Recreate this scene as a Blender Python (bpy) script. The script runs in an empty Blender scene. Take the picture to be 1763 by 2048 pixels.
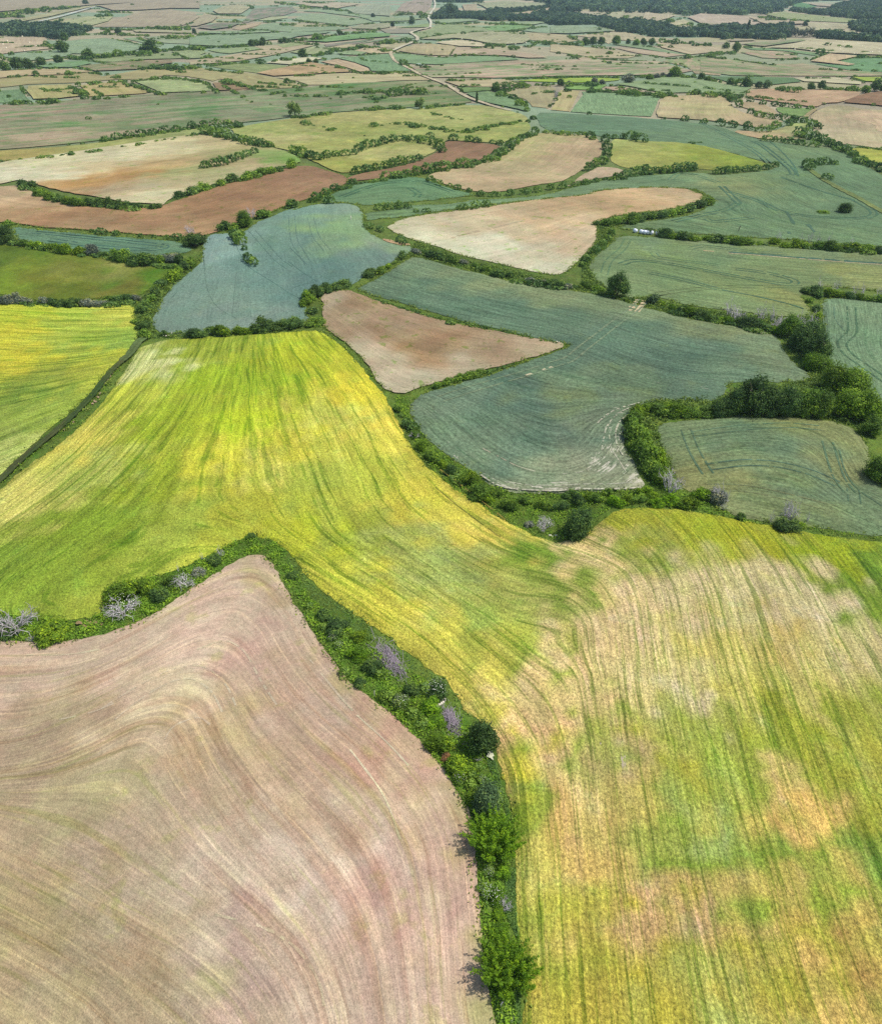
import bpy, math, random
import numpy as np
from mathutils import Vector, Matrix
from mathutils.geometry import delaunay_2d_cdt

random.seed(7)
RNG = np.random.default_rng(11)
SC = bpy.context.scene
COL = SC.collection
R = math.radians

# ------------------------------------------------------------------ camera
F_PX, PITCH, CAM_H = 1500.0, R(36.1), 70.0
CW, CH = 1763.0, 2048.0
cam_d = bpy.data.cameras.new("camera")
cam = bpy.data.objects.new("camera", cam_d)
COL.objects.link(cam)
cam.location = (0, 0, CAM_H)
cam.rotation_euler = (R(90) - PITCH, 0, 0)
cam_d.sensor_fit = 'VERTICAL'
cam_d.sensor_height = 24.0
cam_d.lens = 24.0 * F_PX / CH
cam_d.clip_start = 0.5
cam_d.clip_end = 60000
SC.camera = cam

TILES = dict(N=(0, 0, 1), A=(0, 0, 2.9383), B=(580, 0, 2.9383), C=(1163, 0, 2.9383),
             D=(0, 380, 2.9383), E=(580, 380, 2.9383), G=(1163, 380, 2.9383),
             H=(580, 680, 2.9383), I=(1163, 680, 2.9383), O=(0, 640, 2.9383),
             J=(540, 1050, 3.148), K=(700, 1350, 3.526), L=(800, 1680, 3.526), M=(0, 980, 2.755),
             P=(0, 0, 4.4075), Q=(380, 0, 4.4075), R=(760, 0, 4.4075), S=(1100, 0, 5.185), U=(1400, 0, 4.857))


def px(s):
    """'A 1,2 3,4 B 5,6' -> photo pixel array; a tile letter switches the tile, extra values are kept."""
    t = TILES['N']
    out = []
    for w in s.split():
        if w in TILES:
            t = TILES[w]
        else:
            v = [float(a) for a in w.split(',')]
            out.append([t[0] + v[0] / t[2], t[1] + v[1] / t[2]] + [a / t[2] for a in v[2:3]])
    return np.array(out)


def flat(p):
    """pixel on the photo -> the point of the level plane z=0 it shows"""
    p = np.asarray(p, float)
    a, b = (p[..., 0] - CW / 2) / F_PX, (CH / 2 - p[..., 1]) / F_PX
    dy = math.cos(PITCH) + b * math.sin(PITCH)
    dz = -math.sin(PITCH) + b * math.cos(PITCH)
    t = CAM_H / -dz
    return np.stack([a * t, dy * t], -1)


_BUMPS = [(flat((430, 1720)), 2.2, 16), (flat((420, 860)), 3.2, 24), (flat((1500, 1330)), 1.6, 17),
          (flat((1110, 1075)), -1.6, 8), (flat((1330, 690)), 2.4, 32), (flat((620, 520)), 2.6, 30),
          (flat((850, 690)), 1.6, 22), (flat((1560, 950)), 1.2, 15), (flat((1000, 450)), 3.0, 45),
          (flat((520, 380)), 3.5, 50), (flat((150, 540)), 2.0, 30)]


def hgt(x, y):
    x, y = np.asarray(x, float), np.asarray(y, float)
    d = np.hypot(x, y)
    near = 1 / (1 + (d / 700.0) ** 4)
    h = near * (0.5 * np.sin(x / 19 + y / 47 + 1.3) * np.sin(y / 23 - x / 60) + 1.0 * np.sin(x / 55 + .7) * np.cos(y / 70 - .4))
    h += (1 - near) / (1 + (d / 2600.0) ** 4) * 4.0 * (np.sin(x / 260 + 1) * np.cos(y / 420) + .5 * np.sin(x / 130 - y / 300))
    for c, a, s in _BUMPS:
        h += a * np.exp(-((x - c[0]) ** 2 + (y - c[1]) ** 2) / (2 * s * s))
    return h


def ground(p, up=0.0):
    """pixels on the photo -> ground points (x, y, z), 'up' metres above the terrain"""
    p = np.asarray(p, float)
    a, b = (p[..., 0] - CW / 2) / F_PX, (CH / 2 - p[..., 1]) / F_PX
    dy = math.cos(PITCH) + b * math.sin(PITCH)
    dz = -math.sin(PITCH) + b * math.cos(PITCH)
    z = np.zeros_like(a)
    for _ in range(40):
        t = (z + up - CAM_H) / dz
        z = .5 * z + .5 * hgt(a * t, dy * t)
    t = (z + up - CAM_H) / dz
    return np.stack([a * t, dy * t, z], -1)


def scale_at(py):
    """photo pixels per metre at a pixel row"""
    return (np.asarray(py, float) - (CH / 2 - F_PX * math.tan(PITCH))) * math.cos(PITCH) / CAM_H


def lin(c):
    c = np.asarray(c, float) / 255.0
    return np.where(c <= .04045, c / 12.92, ((c + .055) / 1.055) ** 2.4)


GAIN = np.array([1.52, 1.50, 1.62])   # light on level ground under this sun and sky


def alb(c):
    return np.clip(lin(c) / GAIN, .004, .85)


# ------------------------------------------------------------------ node helper
class NT:
    def __init__(s, name):
        s.m = bpy.data.materials.new(name)
        s.m.use_nodes = True
        s.t = s.m.node_tree
        s.t.nodes.clear()
        s.out = s.t.nodes.new('ShaderNodeOutputMaterial')

    def n(s, typ, ins=None, **kw):
        n = s.t.nodes.new('ShaderNode' + typ)
        for k, v in kw.items():
            setattr(n, k, v)
        for k, v in (ins or {}).items():
            s.set(n.inputs[k], v)
        return n

    def set(s, sock, v):
        if isinstance(v, bpy.types.NodeSocket):
            s.t.links.new(v, sock)
        elif isinstance(v, bpy.types.Node):
            s.t.links.new(v.outputs[0], sock)
        else:
            if hasattr(v, '__len__') and len(v) == 3 and sock.type == 'RGBA':
                v = (*v, 1)
            sock.default_value = v

    def math(s, op, a, b=0.0, c=None, clamp=False):
        n = s.n('Math', operation=op, use_clamp=clamp)
        s.set(n.inputs[0], a)
        s.set(n.inputs[1], b)
        if c is not None:
            s.set(n.inputs[2], c)
        return n.outputs[0]

    def ramp(s, v, lo, hi, a=0.0, b=1.0):
        return s.n('MapRange', {0: v, 1: lo, 2: hi, 3: a, 4: b}, interpolation_type='SMOOTHSTEP').outputs[0]

    def noise(s, vec, scale=1.0, detail=3.0, rough=.55, dist=0.0):
        return s.n('TexNoise', {'Vector': vec, 'Scale': scale, 'Detail': detail, 'Roughness': rough, 'Distortion': dist}).outputs[0]

    def mix(s, f, a, b, blend='MIX'):
        n = s.n('Mix', data_type='RGBA', blend_type=blend)
        s.set(n.inputs[0], f)
        s.set(n.inputs[6], a)
        s.set(n.inputs[7], b)
        return n.outputs[2]

    def gain(s, col, f):
        return s.n('VectorMath', {0: col, 'Scale': f}, operation='SCALE').outputs[0]

    def xyz(s, x, y, z):
        return s.n('CombineXYZ', {0: x, 1: y, 2: z}).outputs[0]


def field_mat(name, streaks, patches, grain, bump=(.3, .1, .25), tints=(), bare=None, rough=.9, row=None, chroma=.06, multi=(25, .35), clump=None):
    """streaks: [(width m, length m, strength)], patches: [(size m, strength)], grain: [(size m, strength)],
    tints: [(rgb multiplier, 's'|'p', size, lo, hi)], row: (spacing m, strength) of drill rows along the u lines,
    clump: (size m, strength) wind-ruffled crop."""
    k = NT(name)
    pos = k.n('NewGeometry').outputs['Position']
    sp = k.n('SeparateXYZ', {0: pos})
    u = k.n('Attribute', attribute_name='u').outputs['Fac']
    col = k.n('Attribute', attribute_name='col').outputs['Color']
    seed = k.n('Attribute', attribute_name='seed').outputs['Fac']
    # rows never run quite straight
    u = k.math('MULTIPLY_ADD', k.math('SUBTRACT', k.noise(pos, 1 / 8.0, 2), .5), .5, u)

    def svec(w, l):
        return k.xyz(k.math('MULTIPLY_ADD', u, 1 / w, seed), k.math('DIVIDE', sp.outputs[0], l), k.math('DIVIDE', sp.outputs[1], l))

    def amp(f, n, a):
        return k.math('MULTIPLY', f, k.math('MULTIPLY_ADD', k.math('SUBTRACT', n, .5), 2.5 * 2 * a, 1.0))
    f = 1.0
    for w, l, a in streaks:
        f = amp(f, k.noise(svec(w, l), 1, 4, .65), a)
    off = k.n('VectorMath', {0: pos, 1: k.xyz(seed, seed, 0.0)}, operation='ADD').outputs[0]
    for size, a in patches:
        f = amp(f, k.noise(off, 1 / size, 3, .55), a)
    if multi:
        f = amp(f, k.noise(off, 1 / multi[0], 9, .74), multi[1] * .4)
    for size, a in grain:
        f = amp(f, k.noise(pos, 1 / size, 3, .7), a)
    cl = None
    if clump:
        cl = k.noise(k.n('VectorMath', {0: pos, 1: k.xyz(1.0, 1.5, 1.0)}, operation='MULTIPLY').outputs[0], 1 / clump[0], 4, .62, 1.4)
        f = amp(f, cl, clump[1])
    if row:
        w = k.math('SINE', k.math('MULTIPLY', u, 2 * math.pi / row[0]))
        f = k.math('MULTIPLY', f, k.math('MULTIPLY_ADD', w, row[1], 1.0))
    for rgb, typ, size, lo, hi in tints:
        v = svec(*(size if isinstance(size, tuple) else (size, size * 9))) if typ == 's' else off
        n = k.noise(v, 1 if typ == 's' else 1 / size, 5 if typ == 'p' else 3, .62)
        m = k.ramp(n, lo, hi)
        col = k.mix(m, col, k.mix(1.0, col, rgb, 'MULTIPLY'))
    if chroma:
        n = k.ramp(k.noise(off, 1 / 7.0, 9, .8), .3, .7)
        c = chroma
        col = k.mix(1.0, col, k.mix(n, (1 + c, 1 - .4 * c, 1 - .4 * c), (1 - c, 1 + .5 * c, 1 - .6 * c)), 'MULTIPLY')
    col = k.gain(col, k.math('MAXIMUM', f, .25))
    if bare:
        b = k.n('Attribute', attribute_name='bare').outputs['Fac']
        n = k.math('MULTIPLY_ADD', k.noise(svec(.7, 5), 1, 4, .72), .72, k.math('MULTIPLY', k.noise(pos, .9, 3, .7), .28))
        m = k.ramp(k.math('ADD', n, k.math('MULTIPLY', b, .40)), .735, .775)
        col = k.mix(m, col, k.gain(tuple(alb(bare)), k.math('MULTIPLY_ADD', k.noise(pos, 2.0, 3, .7), .8, .6)))
    bs = k.n('BsdfPrincipled', {'Base Color': col, 'Roughness': rough, 'Specular IOR Level': .12})
    n = k.math('ADD', k.noise(pos, 1 / bump[1], 2, .7), k.math('MULTIPLY', k.noise(svec(bump[2] * 2, bump[2] * 12), 1, 2), 1.0))
    if cl is not None:
        n = k.math('MULTIPLY_ADD', cl, .8, n)
    bp = k.n('Bump', {'Strength': bump[0], 'Distance': .35, 'Height': n})
    k.set(bs.inputs['Normal'], bp.outputs[0])
    k.set(k.out.inputs[0], bs.outputs[0])
    return k.m


# ------------------------------------------------------------------ mesh helper
def mesh_np(name, verts, faces, mats, attrs=None, smooth=True, mat_index=None):
    me = bpy.data.meshes.new(name)
    verts = np.asarray(verts, np.float32)
    if isinstance(faces, np.ndarray):
        nf, k = faces.shape
        me.vertices.add(len(verts))
        me.vertices.foreach_set('co', verts.ravel())
        me.loops.add(nf * k)
        me.loops.foreach_set('vertex_index', faces.astype(np.int32).ravel())
        me.polygons.add(nf)
        me.polygons.foreach_set('loop_start', np.arange(0, nf * k, k, dtype=np.int32))
        me.update(calc_edges=True)
    else:
        me.from_pydata(verts.tolist(), [], faces)
    for m in mats:
        me.materials.append(m)
    if mat_index is not None:
        me.polygons.foreach_set('material_index', np.asarray(mat_index, np.int32))
    me.polygons.foreach_set('use_smooth', np.full(len(me.polygons), smooth))
    for k, v in (attrs or {}).items():
        v = np.asarray(v, np.float32)
        if v.ndim == 2:
            a = me.attributes.new(k, 'FLOAT_COLOR', 'POINT')
            a.data.foreach_set('color', np.concatenate([v, np.ones((len(v), 1), np.float32)], 1).ravel())
        else:
            a = me.attributes.new(k, 'FLOAT', 'POINT')
            a.data.foreach_set('value', v)
    me.validate()
    me.update()
    return me


def link(name, me, parent=None, **props):
    o = bpy.data.objects.new(name, me)
    COL.objects.link(o)
    if parent is not None:
        o.parent = parent
    for k, v in props.items():
        o[k] = v
    return o


def inside(p, poly):
    x, y = p[:, 0], p[:, 1]
    c = np.zeros(len(p), bool)
    j = len(poly) - 1
    for i in range(len(poly)):
        xi, yi, xj, yj = *poly[i], *poly[j]
        if yi != yj:
            c ^= ((yi > y) != (yj > y)) & (x < (xj - xi) * (y - yi) / (yj - yi) + xi)
        j = i
    return c


def chaikin(p, n=1, closed=True):
    p = np.asarray(p, float)
    for _ in range(n):
        if closed:
            q = np.roll(p, -1, 0)
            p = np.stack([.78 * p + .22 * q, .22 * p + .78 * q], 1).reshape(-1, p.shape[1])
        else:
            a = np.stack([.78 * p[:-1] + .22 * p[1:], .22 * p[:-1] + .78 * p[1:]], 1).reshape(-1, p.shape[1])
            p = np.concatenate([p[:1], a[1:-1], p[-1:]])
    return p


def resample(p, step, closed):
    q = np.concatenate([p, p[:1]]) if closed else p
    d = np.hypot(*np.diff(q[:, :2], axis=0).T)
    out = []
    for i in range(len(d)):
        m = max(1, int(math.ceil(d[i] / step)))
        for j in range(m):
            out.append(q[i] + (q[i + 1] - q[i]) * j / m)
    if not closed:
        out.append(q[-1])
    return np.array(out)


def tps(pts, val):
    c, s = pts.mean(0), pts.std() + 1e-6
    q = (pts - c) / s

    def phi(r2):
        return .5 * r2 * np.log(r2 + 1e-9)
    n = len(q)
    K = phi(((q[:, None] - q[None]) ** 2).sum(-1)) + np.eye(n) * .02
    P = np.c_[np.ones(n), q]
    M = np.block([[K, P], [P.T, np.zeros((3, 3))]])
    w = np.linalg.solve(M, np.r_[val, 0, 0, 0])

    def f(p):
        z = (p - c) / s
        return phi(((z[:, None] - q[None]) ** 2).sum(-1)) @ w[:n] + w[n] + z @ w[n + 1:]
    return f


def blend(pts, cp, cv, soft):
    d2 = ((pts[:, None] - cp[None]) ** 2).sum(-1)
    w = 1 / (d2 + soft * soft) ** 2
    return (w @ cv) / w.sum(1, keepdims=True)


def wob(p, wl, amp, seed):
    """a smooth random displacement of ground points"""
    rng = np.random.default_rng(seed)
    out = np.zeros_like(p)
    for c in (0, 1):
        for i in range(7):
            t = rng.random() * 6.283
            kx, ky = math.cos(t) / wl, math.sin(t) / wl
            out[:, c] += np.sin(6.283 * (p[:, 0] * kx + p[:, 1] * ky) * (.7 + .8 * rng.random()) + rng.random() * 6.283)
    return p + out * amp / 2.2
# ------------------------------------------------------------------ field materials
M_BARLEY = field_mat('barley_crop', [(1.2, 24, .20), (.40, 9, .24), (2.8, 44, .10)], [(3, .05)], [(.30, .48), (.12, .24)], bump=(.7, .24, .4),
                     tints=[((.57, .68, .50), 's', (.58, 24), .555, .63), ((.64, .75, .56), 's', (.32, 12), .565, .64), ((1.14, 1.10, 1.28), 's', (1.0, 16), .52, .64),
                            ((.86, .98, .84), 'p', 4, .58, .70), ((1.08, 1.05, 1.3), 'p', 4, .54, .68)],
                     bare=(204, 186, 158), clump=(1.3, .09), chroma=.05)
M_WHEAT = field_mat('wheat_crop', [(2.0, 60, .12), (.5, 8, .30), (1.1, 18, .16)], [(40, .10), (9, .08)], [(.55, .40), (.22, .18)], bump=(.45, .3, .4),
                    tints=[((1.16, 1.09, .90), 'p', 28, .57, .75), ((.80, .87, .84), 's', 2.5, .55, .75), ((1.15, 1.08, .94), 'p', 6, .60, .74), ((.66, .76, .70), 's', (.55, 12), .58, .66)],
                    bare=(214, 206, 186), chroma=.05)
M_WHEATS = field_mat('smooth_wheat_crop', [(3.0, 60, .06), (.6, 6, .10)], [(40, .08), (9, .07)], [(.55, .30), (.22, .16)], bump=(.35, .3, .6),
                     tints=[((1.12, 1.08, .94), 'p', 22, .55, .72), ((.86, .90, .90), 's', (3, 20), .55, .75), ((1.10, 1.06, .98), 'p', 5, .56, .70)],
                     bare=(206, 196, 172), chroma=.05)
M_SOIL = field_mat('bare_soil', [(1.2, 30, .12), (4, 90, .10)], [(25, .12), (5, .08)], [(.5, .18), (.18, .14)], bump=(.35, .2, .4),
                   tints=[((.64, .90, .48), 'p', 3.2, .60, .67), ((.58, .76, .46), 'p', 1.0, .62, .68), ((1.12, 1.12, 1.12), 's', 3, .55, .8), ((.70, .74, .70), 's', (.7, 3), .60, .70)], chroma=.06)
M_STUBBLE = field_mat('cut_stubble', [(1.0, 26, .12), (4.0, 50, .07), (.28, 6, .14)], [(18, .07), (5, .05)], [(.5, .16), (.14, .30)], bump=(.35, .16, .4),
                      tints=[((1.18, 1.18, 1.12), 's', (.6, 24), .555, .63), ((1.13, 1.14, 1.09), 's', (2.0, 28), .53, .62), ((.88, .95, .78), 's', (1.2, 26), .56, .66), ((.88, .82, .79), 's', (2.2, 32), .53, .63), ((.88, .97, .76), 'p', 5, .60, .70),
                              ((1.13, 1.13, 1.08), 'p', 7, .55, .68), ((1.18, 1.18, 1.14), 's', (.3, 10), .58, .66)], chroma=.06)
M_HAY = field_mat('mown_hay', [(3.5, 120, .18), (1.2, 50, .12)], [(60, .12), (14, .10)], [(.8, .18)], bump=(.3, .3, .5),
                  tints=[((.84, .97, .76), 'p', 30, .55, .72), ((1.12, 1.08, 1.0), 's', 5, .55, .75)], chroma=.06)
M_MEADOW = field_mat('meadow_grass', [(3, 50, .08)], [(22, .18), (5, .16)], [(.8, .24), (.3, .16)], bump=(.5, .35, .6),
                     tints=[((.72, .9, .62), 'p', 16, .52, .72), ((1.25, 1.15, 1.1), 'p', 11, .56, .74)], chroma=.07)
M_ROUGH = field_mat('rough_pasture', [(5, 60, .14)], [(70, .16), (14, .16)], [(1.2, .2)], bump=(.4, .5, .6),
                    tints=[((.64, .92, .68), 's', (8, 60), .48, .60), ((1.20, 1.03, 1.06), 's', (6, 50), .52, .64), ((.64, .90, .64), 'p', 26, .50, .62), ((.6, .8, .5), 'p', 5, .60, .68)], chroma=.08)
MATS = dict(wheats=M_WHEATS, barley=M_BARLEY, wheat=M_WHEAT, soil=M_SOIL, stubble=M_STUBBLE, hay=M_HAY, meadow=M_MEADOW, rough=M_ROUGH)
NAMES = dict(wheats='wheat_field', barley='barley_field', wheat='wheat_field', soil='bare_field', stubble='stubble_field', hay='hay_field',
             meadow='meadow_field', rough='pasture_field')
_cnt = [0]
RINGS = []


def ctrl(s):
    """'N 60,1000:205,190,80 ...' -> points, colours"""
    t = TILES['N']
    p, c = [], []
    for w in s.split():
        if w in TILES:
            t = TILES[w]
        else:
            a, b = w.split(':')
            x, y = map(float, a.split(','))
            p.append((t[0] + x / t[2], t[1] + y / t[2]))
            c.append([float(v) for v in b.split(',')])
    return np.array(p), np.array(c)


def dry(kind, c):
    """dry straw and soil are paler and greyer than they look beside green"""
    m = c.mean(-1, keepdims=True)
    if kind == 'stubble':
        return np.clip((c + (m * 1.04 - c) * .10) * np.array((1.04, 1.015, 1.045)) + np.array((9, 8, 8)), 0, 250)
    if kind in ('hay', 'rough'):
        return np.clip((c + (m - c) * .14) * np.array((1.02, 1.005, 1.02)), 0, 250)
    if kind in ('soil', 'meadow'):
        return np.clip(c + (m * 1.02 - c) * .07 * np.clip((m - 90) / 60, 0, 1) + np.array((2, 7, 2)), 0, 250)
    if kind == 'wheat':
        return (c + (m - c) * (.14 if m.mean() > 140 else 0)) * np.array((.985, .965, .915))
    if kind == 'barley':
        return np.clip(c * np.array((1.06, 1.075, 1.02)) + 7, 0, 250)
    return c


def F(kind, poly, col, up=None, guides=None, bare=None, tram=(), name=None, rnd=1, sp=None, soft=.35, edge=None):
    i = _cnt[0]
    _cnt[0] += 1
    p0 = px(poly)[:, :2]
    p0 = chaikin(p0, rnd)
    w = ground(p0, up or 0)
    dist = np.hypot(w[:, 0], w[:, 1])
    dm = float(np.median(dist))
    area = abs(np.dot(w[:, 0], np.roll(w[:, 1], 1)) - np.dot(w[:, 1], np.roll(w[:, 0], 1))) / 2
    if sp is None:
        sp = max(1.3, dm * .014, math.sqrt(area / 5000))
    ring = resample(w, sp, True)[:, :2]
    if edge is None:
        edge = min(.35, .02 * dm / 6)
    ring = ring + RNG.normal(0, edge * .5, ring.shape)
    if dm < 330:
        RINGS.append((ring, kind))
    lo, hi = ring.min(0), ring.max(0)
    gx, gy = np.meshgrid(np.arange(lo[0], hi[0], sp), np.arange(lo[1], hi[1], sp * .87))
    gx[1::2] += sp / 2
    g = np.stack([gx.ravel(), gy.ravel()], 1)
    g += RNG.uniform(-.15, .15, g.shape) * sp
    g = g[inside(g, ring)]
    if len(g):
        d = np.min(((g[:, None, :] - ring[None]) ** 2).sum(-1), 1) if len(g) * len(ring) < 6e6 else np.concatenate(
            [np.min(((gg[:, None, :] - ring[None]) ** 2).sum(-1), 1) for gg in np.array_split(g, 12)])
        g = g[d > (.45 * sp) ** 2]
    allp = np.concatenate([ring, g])
    v, e, f, *_ = delaunay_2d_cdt([Vector(q) for q in allp], [], [list(range(len(ring)))], 1, 1e-5)
    xy = np.array([(q.x, q.y) for q in v])
    off = (up or 0) + .05 + (i % 9) * .035 * np.maximum(1, np.hypot(*xy.T) / 350) * (0 if up else 1) + .0004 * np.hypot(*xy.T)
    z = hgt(*xy.T) + off
    verts = np.c_[xy, z]
    faces = [list(q) for q in f]
    # orient up
    for q in faces:
        a, b, c = xy[q[0]], xy[q[1]], xy[q[2]]
        if (b[0] - a[0]) * (c[1] - a[1]) - (b[1] - a[1]) * (c[0] - a[0]) < 0:
            q.reverse()
    # colours
    if isinstance(col, str):
        cp, cv = ctrl(col)
        cw = ground(cp)[:, :2]
        if kind == 'wheat':
            cv = cv.mean(0) + (cv - cv.mean(0)) * .68
        lc = lin(dry(kind, cv)) / GAIN
        if len(cw) == 1:
            C = np.repeat(lc, len(xy), 0)
        else:
            dd = np.sqrt(((cw[:, None] - cw[None]) ** 2).sum(-1))
            np.fill_diagonal(dd, 1e9)
            qq = wob(wob(xy, 7, 2.2, i), 2.6, .7, i + 50) if kind in ('barley', 'stubble') else wob(xy, 14, min(4, dm * .02), i)
            C = blend(qq, cw, lc, soft * float(np.median(dd.min(1))))
    else:
        C = np.repeat((lin(dry(kind, np.array(col, float)[None])) / GAIN), len(xy), 0)
    C = np.clip(C, .003, .85)
    if bare is not None:
        bp, bv = ctrl(bare)
        bw = ground(bp)[:, :2]
        B = np.zeros(len(xy))
        for q, (val, rad) in zip(bw, bv):
            B = np.maximum(B, val * np.exp(-((xy - q) ** 2).sum(-1) / (2 * rad * rad)))
    else:
        B = np.zeros(len(xy))
    if guides:
        gp, gv = [], []
        for val, s in guides:
            line = resample(np.c_[ground(chaikin(px(s)[:, :2], 1, False))[:, :2]], 1e9, False)
            n = max(4, min(14, len(line)))
            dcum = np.r_[0, np.cumsum(np.hypot(*np.diff(line, axis=0).T))]
            tt = np.linspace(0, dcum[-1], n)
            gp.append(np.c_[np.interp(tt, dcum, line[:, 0]), np.interp(tt, dcum, line[:, 1])])
            gv.append(np.full(n, val, float))
        fu = tps(np.concatenate(gp), np.concatenate(gv))
    else:
        q = ring - ring.mean(0)
        ev, evec = np.linalg.eigh(q.T @ q)
        nrm = evec[:, 0]
        fu = lambda p: p @ nrm
    U = fu(xy)
    nv = len(verts)
    extra_v, extra_c, extra_f = [], [], []
    # the crop edge sinks to the verge
    if up:
        cntE = {}
        for q in faces:
            for a, b in zip(q, q[1:] + q[:1]):
                cntE[(min(a, b), max(a, b))] = cntE.get((min(a, b), max(a, b)), 0) + 1
        rim = {c for k_, n_ in cntE.items() if n_ == 1 for c in k_}
        for c in rim:
            verts[c][2] -= up + .03
    VV = np.concatenate([verts, np.array(extra_v)]) if extra_v else verts
    CC = np.concatenate([C, C[extra_c]]) if extra_v else C
    UU = np.concatenate([U, U[extra_c]]) if extra_v else U
    BB = np.concatenate([B, B[extra_c] * 0]) if extra_v else B
    faces = faces + extra_f
    # wheel tracks and tramlines: narrow bands within the crop
    for line, wid, tc, pair in tram:
        base = chaikin(ground(chaikin(px(line)[:, :2], 2, False), up or 0)[:, :2], 1, False)
        base = resample(base, max(1.0, sp * .6), False)
        tg = np.gradient(base, axis=0)
        tg /= np.linalg.norm(tg, axis=1, keepdims=True) + 1e-9
        nr = np.c_[-tg[:, 1], tg[:, 0]]
        for s in ((-pair / 2, pair / 2) if pair else (0,)):
            n = len(base)
            wv = wid * (.5 if kind == 'wheats' else max(1.0, dm / 110)) * (.35 + .4 * RNG.random(n)) / 2
            l_ = base + nr * (s + wv)[:, None]
            r_ = base + nr * (s - wv)[:, None]
            P = np.concatenate([l_, r_])
            oz = (up or 0) + .05 + (.03 if up else .02) + (i % 9) * .035 * np.maximum(1, np.hypot(*P.T) / 350) * (0 if up else 1) + .00045 * np.hypot(*P.T)
            k0 = len(VV)
            VV = np.concatenate([VV, np.c_[P, hgt(*P.T) + oz]])
            t_ = np.repeat((lin(np.array(tc, float)) / GAIN)[None], 2 * n, 0)
            CC = np.concatenate([CC, t_])
            UU = np.concatenate([UU, fu(P)])
            BB = np.concatenate([BB, np.zeros(2 * n)])
            keep = RNG.random(n) > (.22 if min(tc) > 140 else .06)
            faces += [[k0 + n + j, k0 + n + j + 1, k0 + j + 1, k0 + j] for j in range(n - 1) if keep[j]]
    nm = name or NAMES[kind]
    me = mesh_np(nm, VV, faces, [MATS[kind]], dict(col=CC, u=UU, bare=BB, seed=np.full(len(VV), (i * 17.3) % 400)))
    return link(nm, me, kind='structure')


def ribbon(name, line, wid, mat, col, up=.1, lay=9, widths=None):
    q = px(line)
    if widths is None:
        widths = wid
    p = chaikin(q[:, :2], 2, False)
    base = resample(chaikin(ground(p)[:, :2], 1, False), 2.0, False)
    tg = np.gradient(base, axis=0)
    tg /= np.linalg.norm(tg, axis=1, keepdims=True) + 1e-9
    nr = np.c_[-tg[:, 1], tg[:, 0]]
    n = len(base)
    rows = []
    for s in (-1, -.5, 0, .5, 1):
        P = base + nr * (s * wid / 2 * (1 + RNG.normal(0, .10, n)))[:, None]
        oz = up + 9 * .035 * np.maximum(1, np.hypot(*P.T) / 350) + .0004 * np.hypot(*P.T)
        rows.append(np.c_[P, hgt(*P.T) + oz])
    V = np.concatenate(rows)
    faces = [[k * n + j, k * n + j + 1, (k + 1) * n + j + 1, (k + 1) * n + j] for k in range(4) for j in range(n - 1)]
    cc = lin(np.array(col, float)) / GAIN
    C = np.concatenate([np.repeat((cc * m)[None], n, 0) for m in (.8, 1.06, .78, 1.06, .8)])
    me = mesh_np(name, V, [f[::-1] for f in faces], [mat], dict(col=C, u=V[:, 0], bare=np.zeros(len(V)), seed=np.zeros(len(V))))
    return link(name, me, kind='structure')


# ------------------------------------------------------------------ the ground sheet
def axis(a, b, s0, grow):
    o = [0.0]
    s = s0
    while o[-1] < b:
        o.append(o[-1] + s)
        s *= grow
    p = [0.0]
    s = s0
    while p[-1] < -a:
        p.append(p[-1] + s)
        s *= grow
    return np.array([-v for v in p[:0:-1]] + o)


GX = axis(-26000, 26000, 3.0, 1.022)
GY = axis(-300, 30000, 3.0, 1.016)
gx, gy = np.meshgrid(GX, GY)
gz = hgt(gx, gy)
V = np.stack([gx.ravel(), gy.ravel(), gz.ravel()], 1)
V_GROUND = V.copy()
nx, ny = len(GX), len(GY)
ii = (np.arange(ny - 1)[:, None] * nx + np.arange(nx - 1)[None]).ravel()
Fq = np.stack([ii, ii + 1, ii + 1 + nx, ii + nx], 1)
gd = np.hypot(V[:, 0], V[:, 1])
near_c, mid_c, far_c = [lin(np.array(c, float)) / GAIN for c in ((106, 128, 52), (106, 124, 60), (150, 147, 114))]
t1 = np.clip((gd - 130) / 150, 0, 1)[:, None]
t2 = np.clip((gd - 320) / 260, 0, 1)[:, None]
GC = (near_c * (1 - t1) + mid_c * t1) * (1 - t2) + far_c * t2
M_VERGE = field_mat('verge_grass', [(6, 60, .05)], [(40, .14), (6, .22), (1.6, .18)], [(.5, .26), (.2, .2)], bump=(.8, .3, .7),
                    tints=[((.66, .86, .62), 'p', 3.2, .52, .66), ((1.30, 1.12, 1.0), 'p', 5, .56, .72), ((1.5, 1.15, 1.5), 'p', 14, .62, .74)])
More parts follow.
